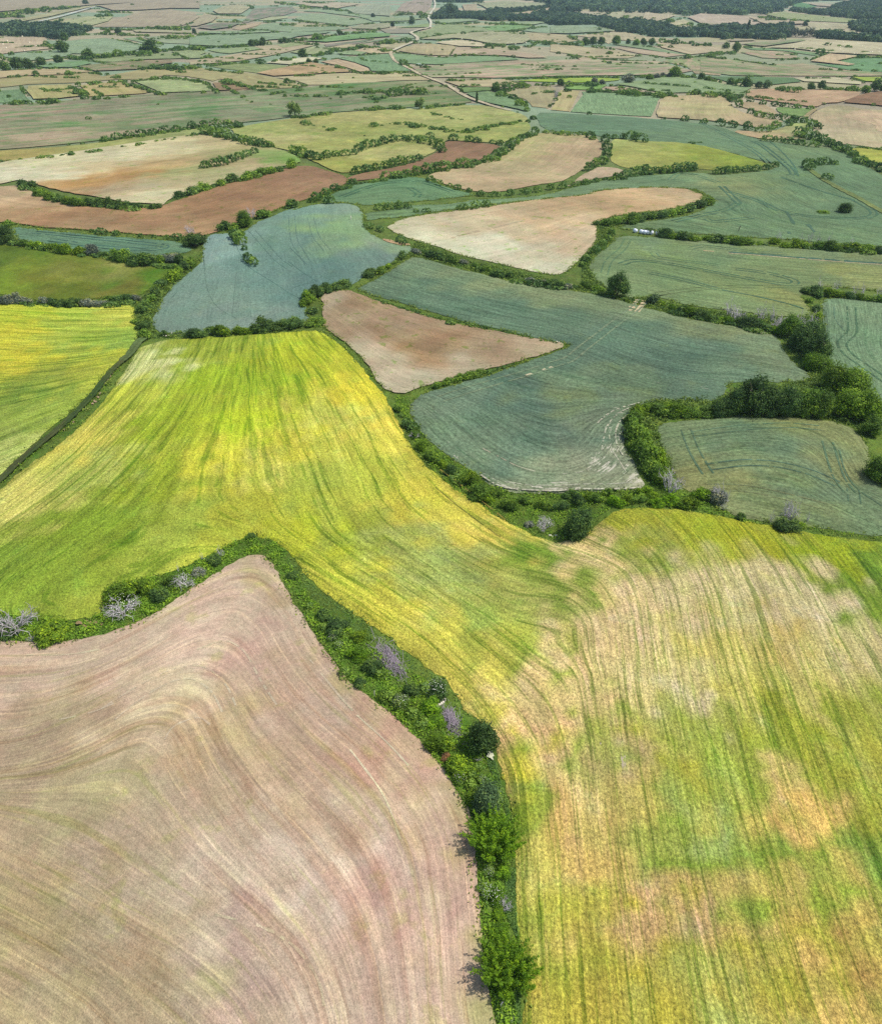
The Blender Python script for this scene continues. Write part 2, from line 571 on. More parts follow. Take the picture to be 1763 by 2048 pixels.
def far_patches(m):
    t = m.node_tree
    mixn = [n for n in t.nodes if n.type == 'BSDF_PRINCIPLED'][0]
    src = mixn.inputs['Base Color'].links[0].from_socket
    k = NT.__new__(NT)
    k.m, k.t = m, t
    pos = k.n('NewGeometry').outputs['Position']
    sp = k.n('SeparateXYZ', {0: pos})
    w = k.noise(pos, 1 / 140.0, 2)
    v = k.xyz(k.math('MULTIPLY_ADD', w, .8, k.math('DIVIDE', sp.outputs[0], 150.0)), k.math('MULTIPLY_ADD', w, .8, k.math('DIVIDE', sp.outputs[1], 85.0)), 0.0)
    vo = k.n('TexVoronoi', {'Vector': v, 'Scale': 1.0, 'Randomness': .85}, feature='F1')
    r = k.n('SeparateColor', {0: vo.outputs['Color']})
    cr = k.n('ValToRGB', {0: r.outputs[0]})
    cr.color_ramp.interpolation = 'CONSTANT'
    el = cr.color_ramp.elements
    cols = [(178, 168, 138), (156, 162, 128), (188, 174, 146), (144, 162, 132), (168, 156, 132), (152, 170, 140), (178, 170, 132)]
    while len(el) < len(cols):
        el.new(.5)
    for i, c in enumerate(cols):
        el[i].position = i / len(cols)
        el[i].color = (*alb(np.array(c, float)), 1)
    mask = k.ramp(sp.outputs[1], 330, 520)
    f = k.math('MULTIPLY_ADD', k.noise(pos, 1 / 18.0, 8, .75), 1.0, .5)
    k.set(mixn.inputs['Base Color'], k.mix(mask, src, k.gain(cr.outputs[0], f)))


far_patches(M_VERGE)
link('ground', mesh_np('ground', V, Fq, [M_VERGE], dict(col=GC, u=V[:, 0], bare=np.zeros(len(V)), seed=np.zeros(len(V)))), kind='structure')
# ------------------------------------------------------------------ near and middle fields, traced on the photograph
F('stubble', "N -260,1270 0,1277 40,1284 90,1286 150,1281 210,1269 260,1251 320,1222 380,1181 440,1141 490,1113 525,1108 545,1130 565,1165 590,1210 625,1262 655,1310 690,1355 730,1390 780,1425 820,1460 855,1500 885,1535 905,1570 930,1610 945,1645 952,1690 952,1740 958,1790 962,1840 962,1880 966,1940 978,1990 990,2060 1000,2260 -400,2260",
  "N 60,1330:190,167,138 250,1310:188,164,136 450,1160:192,168,140 400,1280:205,182,152 480,1300:184,156,132 560,1230:195,172,142 330,1390:202,182,144 150,1430:178,158,120 60,1500:168,145,114 450,1450:180,158,114 560,1400:182,154,126 650,1400:188,164,138 750,1500:180,140,116 800,1560:184,148,124 700,1560:180,152,124 560,1540:174,148,118 100,1700:168,149,112 170,1620:172,158,114 250,1700:178,158,126 60,1850:166,150,104 150,1950:170,151,114 60,2020:170,150,110 300,1950:170,151,112 350,2000:174,158,120 500,1950:176,152,130 480,1880:174,148,130 420,1800:196,176,146 580,1740:205,186,158 680,1740:200,180,156 650,1660:184,160,132 600,1900:190,167,138 700,1900:186,160,132 800,1800:180,148,128 860,1800:175,140,122 900,1700:190,158,134 880,1900:190,162,138 930,1850:200,172,144 800,2000:195,168,144 900,2000:195,168,144 650,2020:200,176,148 880,1600:200,172,144 870,1530:192,164,128 975,1960:172,165,105 985,2040:172,165,105 945,1650:180,160,112 700,1365:175,158,112 560,1150:180,160,120 905,1565:175,158,108 940,1700:196,162,138",
  up=None, sp=1.2, guides=[(0, "N -100,1285 0,1290 210,1278 380,1190 490,1120 528,1118 590,1225 690,1368 820,1472 900,1580 942,1660 952,1800 970,2048"),
          (8, "N -100,1400 0,1400 200,1370 330,1290 430,1222 490,1228 540,1330 640,1440 780,1560 860,1700 882,1850 885,2048"),
          (16, "N -100,1520 0,1520 150,1470 280,1390 370,1350 430,1390 480,1500 600,1620 720,1750 780,1900 800,2048"),
          (23, "N 150,1520 260,1460 325,1430 345,1500 400,1578 470,1690 570,1800 650,1900 690,2048"),
          (31, "N -60,1600 170,1698 363,1822 480,1895 560,1990 590,2048"), (38, "N -60,1755 0,1788 227,1919 397,2048"), (47, "N -60,1915 150,2048")],
  tram=[(q, .42, (210, 190, 164), 0) for q in ("N 230,1440 290,1392 345,1362 385,1356 425,1382 445,1425", "N 200,1420 280,1370 350,1335 410,1330 455,1370 475,1420", "N 330,1480 345,1452 400,1432 420,1450", "N 395,1300 450,1278 490,1300 520,1360 560,1420",
        "N 120,1440 190,1425 240,1402", "N 40,1310 130,1312 200,1300", "N 560,1735 575,1722 592,1762", "N 430,1830 520,1850 590,1890 640,1960 650,2030", "N 700,1500 770,1590 800,1680", "N 620,1320 700,1420 780,1490 850,1570")],
  soft=.3)

BARLEY_C = "N 60,1000:200,188,100 150,880:206,192,86 230,790:188,190,66 300,735:198,196,132 420,760:150,168,36 330,850:146,159,38 200,950:176,179,84 150,1050:130,149,42 60,1130:128,148,46 250,1050:130,148,42 300,960:146,159,42 400,700:142,153,46 550,760:146,163,36 480,850:172,183,40 560,890:194,184,62 450,920:194,186,58 520,930:208,196,92 600,720:162,168,38 680,730:175,172,48 720,790:202,186,56 780,850:212,192,76 680,840:194,190,84 620,960:158,167,64 720,950:168,170,62 350,1060:158,168,64 500,1040:170,168,56 600,1080:176,178,48 700,1100:152,160,56 840,1000:192,180,66 900,1020:198,182,74 980,1060:204,182,84 800,1100:166,170,88 900,1150:162,170,94 950,1220:152,165,76 1000,1180:168,166,84 680,1170:190,182,66 760,1240:196,184,70 850,1290:202,186,78 930,1370:206,188,86 900,1270:198,186,84 1010,1300:162,162,66 1090,1120:112,135,42 1130,1180:124,140,52 1180,1110:208,178,128 1200,1180:208,182,120 1250,1040:154,152,44 1400,1060:152,155,38 1300,1120:142,150,62 1500,1080:162,160,38 1650,1110:140,150,30 1740,1150:104,130,34 1750,1220:114,136,38 1620,1180:208,184,148 1500,1180:202,182,138 1350,1200:202,174,138 1270,1230:210,178,138 1180,1300:206,177,130 1400,1300:198,178,102 1550,1280:198,172,102 1700,1300:198,178,128 1500,1380:186,175,82 1380,1400:202,182,148 1080,1470:218,170,130 1020,1440:222,188,128 1110,1370:212,178,130 1060,1340:142,155,56 1200,1450:152,156,66 1190,1520:132,145,56 1260,1440:212,174,130 1230,1530:182,156,114 1140,1460:206,174,130 1040,1580:112,136,42 1060,1620:122,140,44 1010,1530:196,180,58 1110,1650:212,170,112 1150,1700:202,168,98 1060,1750:196,182,92 1120,1850:176,166,68 1080,1920:142,150,54 1180,2000:186,166,68 1300,1620:196,174,94 1330,1520:166,160,58 1420,1480:152,156,66 1420,1660:152,165,94 1400,1740:122,142,48 1460,1700:132,150,58 1340,1790:202,160,116 1270,1760:196,154,112 1300,1900:180,162,58 1420,1900:160,157,62 1450,2000:166,162,82 1550,1560:202,174,112 1600,1640:216,174,102 1560,1800:186,160,86 1650,1800:186,160,90 1560,1740:132,146,48 1680,1880:182,140,82 1690,2000:202,160,98 1740,1980:156,147,66 1640,1950:176,158,66 1550,1900:166,158,58 1720,1600:162,156,58 1740,1700:122,145,56 1640,1500:156,152,54 1700,1420:142,146,54 1560,1440:152,152,48 1320,1430:152,156,62 1480,1560:148,158,58 1560,1500:146,154,54 1650,1560:148,154,54 1420,1580:150,158,66 1350,1700:140,154,60 1500,1745:126,146,50 1620,1745:132,148,50 1300,1700:150,155,72 1450,1350:194,180,104 1600,1400:192,176,102 1250,1330:206,182,130 1300,1260:204,180,128 1450,1240:200,180,124 1650,1350:196,176,112 1390,1840:190,158,98 1480,1830:190,160,98 1120,1560:206,178,120 1270,1560:190,168,104"
F('barley', "N 278,695 285,690 330,677 420,673 520,667 600,660 640,660 672,681 705,711 740,756 775,796 800,850 830,905 870,945 910,975 960,1005 1010,1040 1060,1065 1100,1080 1140,1080 1175,1062 1215,1027 1260,1011 1330,1013 1420,1026 1500,1041 1600,1060 1700,1075 1763,1082 2050,1110 2300,2300 1050,2300 1044,2048 1044,1950 1036,1860 1030,1800 1030,1720 1026,1640 1010,1560 995,1510 988,1480 975,1445 930,1425 915,1390 890,1355 850,1330 800,1290 750,1255 700,1217 660,1192 625,1162 595,1125 570,1093 540,1074 500,1068 470,1082 420,1108 350,1138 290,1158 240,1170 212,1190 205,1222 180,1234 120,1240 60,1230 0,1224 -250,1210 -250,1120 -60,1010 0,978 40,940 100,900 150,860 190,820 222,780 248,742",
  BARLEY_C, up=.32, sp=1.35, soft=.28,
  bare="N 1235,1530:.6,1.6 1225,1570:.5,1.2 1215,1480:.35,1.5 330,730:.15,5 1290,1790:.2,3",
  guides=[(-20, "N 278,700 220,780 100,900 0,980"), (-5, "N 410,690 340,830 200,980 40,1100"), (6, "N 530,690 560,830 610,950 690,1010"),
          (16, "N 640,665 740,756 800,850 870,945 960,1005 1060,1068 1130,1110"), (10, "N 700,1010 850,1100 1000,1200 1090,1310"),
          (4, "N 560,1060 720,1150 850,1230 960,1320 1050,1420 1085,1510 1100,1640"),
          (0, "N 40,1205 200,1190 330,1130 470,1085 545,1078 625,1165 700,1220 800,1293 890,1360 950,1440 1000,1530 1030,1650 1035,1800 1046,2048"),
          (1.4, "N 1062,1560 1068,1800 1078,2048"), (7, "N 1150,1250 1165,1500 1180,1700 1215,2048"), (14.8, "N 1230,1150 1270,1400 1330,1700 1400,2048"),
          (22, "N 1340,1150 1400,1400 1480,1700 1580,2048"), (29.6, "N 1470,1150 1560,1400 1665,1700 1790,2048"), (36, "N 1600,1150 1720,1400 1860,1700 2000,2048")],
  tram=[("N 1010,1040 940,985 880,940", .4, (150, 136, 66), 0), ("N 1000,1075 930,1025 870,975", .3, (158, 150, 70), 0)])
F('barley', "N -250,600 0,604 60,605 120,612 180,615 230,608 268,607 270,640 276,680 265,700 236,728 210,745 190,775 165,800 130,830 80,873 40,911 0,955 -250,1100",
  "N 50,640:180,187,56 150,640:176,187,72 240,630:186,183,74 30,660:198,187,56 140,700:158,167,64 60,720:202,188,56 180,680:152,169,60 230,690:128,155,64 100,760:142,151,58 60,790:108,131,46 120,800:132,151,58 40,850:142,156,68 30,910:178,181,102 160,770:172,176,64 200,720:184,183,60 80,830:152,166,64",
  up=.32, sp=1.5, soft=.5, guides=[(0, "N -100,620 120,630 270,630"), (12, "N -100,680 100,690 260,680"), (24, "N -100,760 80,760 200,740"), (36, "N -100,850 60,830 180,780"), (50, "N -100,960 40,910 130,830")],
  bare="O 60,15:.15,6 1,220:.15,6")
TG = (92, 124, 100)
TP = (150, 156, 118)
# blue-green wheat between the hedges
F('wheats', "D 1215,262 1270,254 1340,252 1372,262 1378,300 1400,320 1425,250 1480,202 1600,150 1700,108 1763,100 E 0,120 100,90 200,75 340,77 400,92 440,150 425,190 465,250 540,288 640,325 700,318 725,345 680,378 560,448 430,505 395,535 300,580 200,575 110,600 100,640 95,700 110,760 60,780 0,775 D 1640,795 1545,820 1400,835 1260,840 1150,850 1000,850 935,835 895,800 890,760 922,700 962,630 1012,552 1085,500 1152,450 1192,400 1192,330",
  "D 1270,300:138,161,154 1250,380:138,162,152 1100,600:124,147,132 1000,750:127,149,132 1300,650:125,147,130 1500,560:116,143,130 1300,780:133,151,138 1600,260:122,149,132 1560,420:111,139,128 E 100,130:122,149,134 250,220:138,166,118 340,280:138,164,118 250,340:129,153,118 100,300:107,137,124 200,450:102,131,122 50,550:100,129,122 380,380:116,141,128 500,340:138,151,130 620,330:138,160,124 560,400:115,135,126 400,110:138,157,136",
  up=.26, bare="D 1240,380:.4,4 E 630,330:.25,6 E 400,120:.15,8", guides=[(0, "D 1215,262 1150,450 962,630 890,760 900,820"), (26, "D 1290,270 1260,460 1180,650 1120,830"), (52, "D 1400,330 1440,480 1480,650 1500,800"), (72, "E 20,100 20,300 60,450 60,620"), (95, "E 200,90 220,300 280,420 330,540"), (120, "E 400,100 420,250 540,340 680,350")],
  tram=[("D 1200,390 1210,560 1250,660 1300,710 1385,755", .55, (112, 136, 122), 0), ("D 1390,330 1430,420 1480,470 1600,540 1700,610 1763,640", .6, (100, 132, 122), 0), ("E 0,430 80,490 160,540", .6, (98, 130, 120), 0), ("E 0,340 50,390 100,440", .5, (92, 122, 116), 0),
        ("E 10,150 20,300 80,390 110,440", .45, (104, 132, 124), 1.9), ("D 1480,240 1560,330 1640,420 1700,460", .45, (100, 130, 120), 1.9), ("E 120,160 150,280 220,360", .4, (108, 136, 124), 1.9), ("D 1390,480 1380,600 1365,740", .4, (112, 132, 120), 0),
        ("D 1120,530 1000,640 960,740", .4, (106, 132, 120), 0), ("E 160,540 60,560 0,590", .4, (92, 122, 116), 0), ("D 1480,620 1470,700 1480,760", .3, (112, 134, 122), 0)])
F('soil', "E 185,622 230,603 340,588 400,612 480,645 600,685 700,715 850,760 1000,795 1150,824 1300,853 1450,882 1560,902 1618,915 1590,932 1500,965 1400,995 1300,1020 1150,1058 1050,1080 950,1110 850,1140 H 740,290 690,318 620,318 580,302 545,277 510,243 480,193 440,123 380,63 330,23 290,0 E 285,870 225,830 195,790 200,740",
  "E 220,650:190,160,138 400,640:168,132,104 700,780:170,138,114 900,880:152,116,90 900,1000:176,138,104 1200,900:166,132,108 1200,980:180,148,120 1500,920:186,156,130 1400,960:190,164,136 1000,1050:196,170,146 700,1100:198,176,152 400,950:190,164,140 500,1000:190,166,142 350,800:168,138,112 550,820:158,122,96 700,950:168,126,92 H 620,250:196,172,148",
  guides=[(0, "E 480,645 850,760 1300,853 1600,915"), (20, "E 260,640 600,800 1000,920 1400,960"), (36, "E 220,700 450,900 700,1010 1000,1050 1400,990"), (50, "E 200,760 330,900 H 480,180 620,290")],
  bare=None)
F('wheat', "E 385,580 440,552 520,512 600,462 680,412 720,388 800,402 900,432 1000,462 1150,497 1300,533 1450,563 1600,582 1763,602 G 100,613 200,637 290,661 380,690 480,715 600,745 700,765 800,785 900,795 1000,802 1100,832 1150,862 1172,905 1200,955 1250,1015 1310,1062 1362,1105 I 1365,225 1250,240 1100,240 850,240 830,330 760,350 640,350 560,347 450,350 340,372 270,442 242,520 242,620 290,680 330,750 368,832 340,880 200,880 0,885 H 1600,895 1500,895 1400,890 1300,888 1200,858 1130,808 1050,758 960,698 880,638 800,568 752,520 715,450 697,400 722,352 780,305 870,285 1000,245 1150,205 1300,155 1450,100 1600,50 1645,33 E 1650,902 1550,885 1400,855 1250,816 1100,786 950,746 800,706 650,656 500,622 440,598",
  "E 450,570:112,140,116 700,420:126,150,120 700,600:92,122,104 1000,500:130,148,112 1000,650:88,118,102 1300,560:146,158,116 1300,700:90,120,104 1600,600:140,152,112 1600,800:96,124,106 G 100,640:128,144,108 400,720:136,152,116 300,850:92,122,108 700,800:132,146,106 900,830:146,152,108 600,900:94,124,110 1000,900:126,144,114 1200,1000:122,140,112 I 100,100:88,118,106 500,120:84,114,104 900,150:104,132,112 1200,150:126,142,112 300,250:102,128,108 330,280:124,140,92 100,350:112,138,118 600,300:92,120,108 700,250:100,128,110 H 900,350:116,140,124 1300,300:90,120,112 1100,500:100,128,112 1500,500:94,124,112 800,420:118,140,116 1000,650:118,142,118 1300,700:100,128,114 1500,780:128,148,122 1600,350:124,140,98 I 50,600:96,124,114 150,560:128,142,124 250,650:156,158,136 100,740:160,162,142 330,830:184,178,156 H 1500,870:168,170,146 1250,850:160,164,136 1700,880:166,168,144 I 200,780:148,154,128",
  up=.26, sp=1.7, soft=.4,
  bare="I 200,640:.6,3 I 110,735:.66,2.2 I 330,840:.64,2.6 I 160,760:.6,2.2 I 60,760:.58,2 I 270,780:.55,2.5 I 150,520:.45,2.4 I 220,430:.5,2.2 I 260,560:.5,2.5 H 1300,860:.45,2.5 H 1500,885:.55,3 H 1650,885:.5,3 H 1150,810:.4,2.5 H 760,480:.25,4 H 960,690:.35,4 I 560,290:.34,5 I 230,160:.30,4 I 700,290:.34,3 I 80,90:.28,3 I 440,250:.34,4 I 950,130:.24,5 H 1250,440:.3,2.5 G 560,1150:.24,7 H 1300,740:.25,5 H 1350,210:.28,3 H 1500,160:.28,3",
  guides=[(0, "E 720,390 1000,463 1300,533 1600,583 G 200,638 480,716 800,786 1150,865"), (22, "E 600,470 900,560 1300,660 1700,740 G 400,850 800,950 1180,1010"), (40, "E 470,590 800,670 1200,770 1600,860 G 200,980 600,1090 I 900,190"),
          (58, "H 1620,50 I 100,140 400,250 700,340"), (74, "H 1150,210 1500,330 I 100,350 300,390"), (88, "H 880,290 1200,420 1500,580 1700,700 I 120,560 220,450 320,385"), (102, "H 715,400 760,500 960,680 1200,840 1450,888 1690,880 I 200,760 180,600 250,460")],
  tram=[("G 365,650 300,710 200,780 100,860 0,935 E 1640,1000 H 1560,140 1400,195 1200,250 1000,310 880,350", .55, (126, 140, 112), 2.2), ("G 345,650 335,670 300,715", 1.4, (206, 186, 150), 1.8),
        ("H 1350,225 1420,200", .8, (206, 190, 160), 0), ("H 1480,180 1540,160", .7, (206, 190, 160), 0), ("I 75,510 110,470 190,410 340,370", .38, (190, 186, 164), 0), ("I 330,385 240,415 180,460 140,520 125,590 115,650", .34, (188, 184, 162), 0), ("I 270,440 220,480 195,540 200,610 240,680", .34, (188, 184, 162), 0), ("I 160,560 170,640 210,700 260,780", .3, (186, 182, 160), 0), ("I 90,650 60,740 0,780 H 1600,790", .3, (180, 178, 156), 0), ("I 345,868 250,876 100,878 0,876 H 1600,886 1500,888 1300,878 1200,850 1120,795", .42, (192, 186, 166), 0), ("I 300,840 150,850 20,848 H 1560,858 1400,856 1270,835", .3, (180, 178, 156), 0), ("H 1440,775 1330,745 1230,690 1130,640", .35, (170, 170, 144), 0)])
F('wheat', "I 430,505 500,480 600,470 700,460 850,445 950,441 1100,450 1250,441 1400,460 1500,480 1590,510 1640,560 1680,640 1702,720 1732,800 1768,870 1830,1000 1900,1165 1763,1150 1700,1140 1500,1118 1350,1088 1250,1090 1100,1070 950,1040 860,1012 780,960 700,900 622,890 575,830 545,770 505,690 475,620 445,560",
  "I 480,520:122,142,108 600,480:126,146,110 900,470:124,142,104 900,560:100,128,108 1300,480:142,148,96 1500,510:140,146,96 1620,600:136,142,98 1000,660:120,140,104 800,640:106,132,108 1200,640:100,126,108 550,700:132,146,104 720,780:150,146,96 850,850:154,152,102 1000,780:112,134,104 1200,850:106,130,108 1500,900:106,130,110 1650,780:136,142,98 1700,950:112,134,108 1400,1050:124,138,98 1000,950:126,142,100 900,1000:142,148,104 1600,1080:110,134,104 1050,780:128,142,100",
  up=.26, sp=1.5, guides=[(0, "I 460,500 950,445 1400,462 1600,520 1700,700"), (9, "I 520,560 900,500 1350,530 1480,640 1560,840"), (18, "I 560,680 900,620 1300,650 1450,780 1560,940"), (27, "I 640,860 900,800 1250,840 1480,950"), (36, "I 760,940 1000,1000 1300,1060 1600,1120")],
  bare="I 760,790:.3,1.6",
  tram=[("I 610,530 650,640 700,730 740,790", .55, (96, 118, 92), 1.8), ("I 1440,600 1480,740 1510,820 1570,900", .55, (96, 120, 92), 1.8), ("I 1510,650 1540,780 1610,880 1763,980", .45, (98, 122, 94), 0),
        ("I 640,560 900,520 1200,500 1400,520", .4, (98, 124, 98), 1.8), ("I 740,750 950,720 1150,730 1350,780 1500,850", .5, (90, 114, 94), 1.8), ("I 740,870 950,870 1150,910 1500,1000", .4, (124, 130, 92), 1.8), ("I 1590,880 1600,960", .4, (92, 116, 92), 1.8)])
F('wheat', "G 210,268 300,268 500,280 800,297 1000,317 1200,332 1450,352 1763,367 2000,378 2000,600 1763,590 1600,575 1430,562 1400,570 1330,580 1295,612 1305,652 1350,692 1340,735 1250,740 1100,735 1000,718 900,706 800,695 700,684 600,665 500,636 430,618 370,625 300,632 200,606 125,560 65,510 45,460 62,400 122,350 172,310",
  "G 150,400:126,150,112 250,300:124,148,112 400,300:114,142,116 600,440:118,142,98 500,520:112,138,100 300,560:126,148,108 700,320:134,152,116 900,420:110,138,106 950,540:122,142,98 700,620:122,146,104 1100,450:130,148,104 1300,450:132,148,104 1600,490:156,158,96 1200,640:146,150,90 1000,600:134,148,96 1300,560:122,140,98 1500,400:128,148,118 1700,480:146,152,98 1100,700:130,148,100 900,670:126,148,106",
  up=.26, guides=[(0, "G 210,275 800,305 1763,380"), (30, "G 160,340 500,350 1000,440 1763,480"), (60, "G 70,420 300,440 800,560 1250,590"), (90, "G 130,560 500,620 900,690 1250,730")],
  tram=[("G 680,356 775,364", .6, (186, 166, 128), 0), ("G 860,374 1000,384 1150,397 1300,408 1450,420 1600,432 1800,443", .6, (182, 170, 134), 0), ("G 860,368 1000,378 1150,390 1300,402 1450,413 1600,425 1800,436", 1.2, (78, 108, 92), 0),
        ("G 230,440 300,412 500,432 800,490 1100,545 1240,562 1260,535 1100,490 900,466", .5, (84, 114, 88), 1.9), ("G 440,612 700,580 900,568 1300,568", .6, (116, 132, 88), 2.0), ("G 640,345 700,330 760,335 1000,365 1200,380", .4, (100, 128, 98), 1.8),
        ("G 820,590 1000,622 1200,668 1300,700", .7, (84, 112, 86), 0), ("G 420,372 440,400 520,410 800,445", .4, (100, 128, 96), 1.8), ("G 270,290 240,350 150,420 130,500", .4, (104, 130, 96), 1.9), ("G 400,490 600,530 800,585", .5, (92, 120, 92), 1.8)])
F('wheat', "G 1412,640 1500,630 1700,645 1763,650 2000,660 2100,1700 1900,1560 1763,1440 1700,1300 1620,1180 1560,1120 1450,1060 1422,900 1412,780",
  "G 1450,700:124,150,122 1600,700:126,150,120 1500,850:116,144,118 1700,900:112,140,110 1600,1050:116,142,112 1763,1150:116,142,110 1700,760:122,146,116", up=.26,
  guides=[(0, "G 1412,640 1430,900 1500,1060"), (14, "G 1560,650 1620,850 1560,900 1700,1100"), (30, "G 1750,660 1763,900 1900,1200")],
  tram=[("G 1580,690 1585,780 1590,840 1540,880 1520,910 1560,970 1650,1030 1763,1110 1850,1170", .5, (84, 112, 84), 1.9), ("G 1480,690 1480,760 1540,830", .35, (110, 136, 110), 0)])
# wheat round the lone tree, up to the far hedges
F('wheat', "B 1432,660 1600,666 C 50,674 150,681 300,690 400,697 500,706 600,716 750,731 850,756 880,772 1000,802 1050,826 1150,837 1300,857 1480,872 1560,902 1620,942 1763,1032 2000,1150 G 2000,335 1763,326 1600,318 1400,308 1250,288 1100,284 1000,276 900,270 750,260 600,254 440,228 330,232 220,228 215,215 300,192 450,174 600,152 700,122 770,82 788,60 760,43 715,20 C 690,1125 650,1108 400,1100 200,1108 50,1125 E 1763,25 1400,60 1100,92 900,117 700,152 560,165 430,178 432,135 600,112 750,82 900,87 1100,52 1300,47 1500,27 C 0,1085 200,1042 500,1022 700,1012 780,1032 900,1022 1100,1002 1165,975 1140,958 1100,955 1000,930 850,889 600,842 380,832 170,812 100,800 0,778 B 1600,775 1480,758",
  "B 1450,690:112,140,114 1600,720:108,138,116 C 100,740:104,136,112 400,740:108,138,116 700,770:116,142,112 900,800:112,140,112 1000,850:106,136,108 1200,900:122,146,106 1400,880:128,150,110 1500,950:112,142,108 1200,1000:108,138,106 1000,1060:126,146,100 900,1080:150,152,104 700,1020:128,150,112 400,1050:116,144,112 100,1090:124,148,114 1300,1100:112,142,108 1600,1100:106,136,104 G 900,130:104,134,104 1300,180:110,138,106 1600,180:106,134,104 1500,250:116,142,104 600,200:112,140,104 1000,230:108,136,104 800,180:124,144,100 300,215:118,142,100 E 1500,35:124,150,114 1000,100:118,146,112 600,140:114,144,108",
  up=.2, guides=[(0, "B 1432,660 C 400,698 850,760 1300,860 1763,1040"), (45, "C 0,770 400,820 900,890 1200,990 1500,1150"), (75, "C 100,1090 600,1050 1000,1040 1200,1100 G 1300,120 1700,150"), (105, "C 760,1140 1000,1160 G 900,150 1300,240 1700,300"), (105, "E 500,160 1000,110 1500,45")],
  tram=[("G 820,-20 900,60 925,85", .5, (84, 114, 88), 2.0), ("C 1000,830 1050,850 1150,930 1230,1000 1240,1030 1210,1025", .6, (80, 110, 88), 2.0), ("C 1100,830 1180,900 1250,980 1270,1040", .5, (84, 116, 92), 0), ("C 1170,1045 1300,1092 1450,1142 1600,1180", .7, (84, 114, 88), 0),
        ("G 730,172 760,190 850,182 1000,165", .5, (88, 118, 92), 2.0), ("G 850,10 1050,70 1150,125 1300,155 1500,168 1650,170 1720,150 1700,115 1600,60", .5, (84, 116, 90), 2.0), ("G 540,185 700,150 850,120 920,75", .5, (92, 122, 94), 2.0), ("G 1200,130 1245,205", .6, (84, 112, 90), 0), ("G 1325,205 1365,250", .7, (84, 112, 90), 0), ("G 1200,235 1220,260", .6, (84, 112, 90), 0),
        ("C 520,1060 560,1020 640,1020 800,1075", .4, (100, 130, 98), 2.0), ("C 700,725 850,800 1000,880 1100,960", .4, (94, 126, 102), 2.0), ("G 1060,70 1100,110", .5, (92, 120, 92), 0)])
F('meadow', "C 170,817 300,820 500,831 700,846 850,892 980,927 1080,961 1100,977 950,992 800,1002 680,992 540,987 400,1002 300,992 220,977 165,942 175,882",
  "C 200,840:172,172,100 400,880:158,154,84 700,900:144,148,58 900,950:136,146,54 300,950:170,160,90 600,960:152,150,70 1040,970:130,140,50", up=.14)
F('soil', "B 795,1040 900,1002 1000,987 1150,952 1250,892 1350,832 1450,787 1550,782 1763,802 C 80,812 115,842 118,900 80,948 0,1000 B 1650,1040 1580,1073 1450,1088 1350,1108 1250,1128 1150,1133 1050,1122 950,1098 860,1068",
  "B 900,1040:186,158,126 1100,1050:190,156,126 1300,1000:182,158,122 1400,900:176,160,112 1550,900:192,158,126 1700,850:190,156,126 1700,980:190,158,128 1200,1100:186,154,122 1500,820:178,162,114",
  guides=[(0, "B 860,1060 1150,1000 1350,880 1450,800"), (30, "B 1000,1110 1300,1050 1550,930 1650,800"), (60, "B 1300,1120 1550,1070 1700,980 C 100,850")])
F('wheat', "B 200,1160 260,1130 350,1087 500,1052 650,1037 780,1042 850,1072 950,1107 1050,1132 1085,1146 E 960,42 800,62 600,74 450,88 350,74 240,70 185,66",
  "B 700,1080:100,136,104 400,1120:112,144,108 900,1130:110,142,106 E 400,60:120,150,112 300,30:104,138,106", up=.2, guides=[(0, "B 240,1150 500,1060 750,1045 1000,1130"), (20, "B 300,1165 550,1100 750,1100 900,1140"), (40, "E 250,65 450,80 700,60")],
  tram=[("B 300,1160 500,1085 700,1060 800,1075 950,1130", .5, (76, 112, 84), 2.0), ("B 700,1105 760,1140 740,1160", .5, (84, 118, 88), 2.0)])
F('soil', "B 905,832 1050,838 1240,858 1200,892 1150,922 1090,952 960,977 840,1002 720,1022 560,1047 450,1060 330,1072 345,1042 450,1017 600,992 700,967 800,932 882,888", (150, 110, 88))
F('soil', "N -120,374 0,375 40,372 65,385 100,400 140,410 200,417 260,419 320,417 340,407 380,394 430,377 480,361 540,344 590,334 620,333 650,341 682,351 697,359 690,370 660,385 620,398 580,410 540,425 500,440 470,455 420,470 400,474 370,475 300,472 230,465 150,460 80,455 20,446 -120,440",
  "N 20,390:196,160,128 20,430:184,140,104 120,440:170,124,92 250,440:162,118,88 330,430:184,138,104 400,420:160,116,86 520,390:152,110,84 620,350:150,110,86 660,365:152,112,88 300,465:178,136,102 150,455:180,140,106 60,410:194,154,120",
  guides=[(0, "N 0,380 140,412 320,418 480,362 620,336"), (40, "N 0,442 200,460 400,470 560,412 690,362")])
F('soil', "A -120,1000 0,958 400,902 800,842 1100,800 1220,797 1400,828 1540,868 1620,872 1763,932 1763,962 1600,992 1400,1052 1250,1092 1100,1132 1000,1175 D 960,98 900,83 740,78 600,48 400,18 300,-5 A 220,1088 130,1058 0,1088 -120,1095",
  "A 0,1020:220,206,178 200,970:206,190,154 300,1040:216,200,170 700,920:214,196,162 1000,870:208,188,150 1300,840:192,168,126 1500,870:178,160,112 600,980:206,180,140 900,980:196,158,112 800,1020:190,140,88 500,1080:194,140,86 400,1100:196,146,92 1100,1010:166,158,106 1300,1020:176,164,120 1400,960:180,154,116 1600,900:146,158,92 1700,940:128,156,76 1500,1000:182,160,122 1000,1090:186,162,124 700,1120:190,160,128 900,1130:208,190,156 400,1130:184,142,104",
  guides=[(0, "A 0,960 400,905 800,845 1200,800"), (40, "A 0,1060 500,1000 1000,920 1500,880"), (80, "A 300,1140 700,1090 1200,1050 1700,960")])
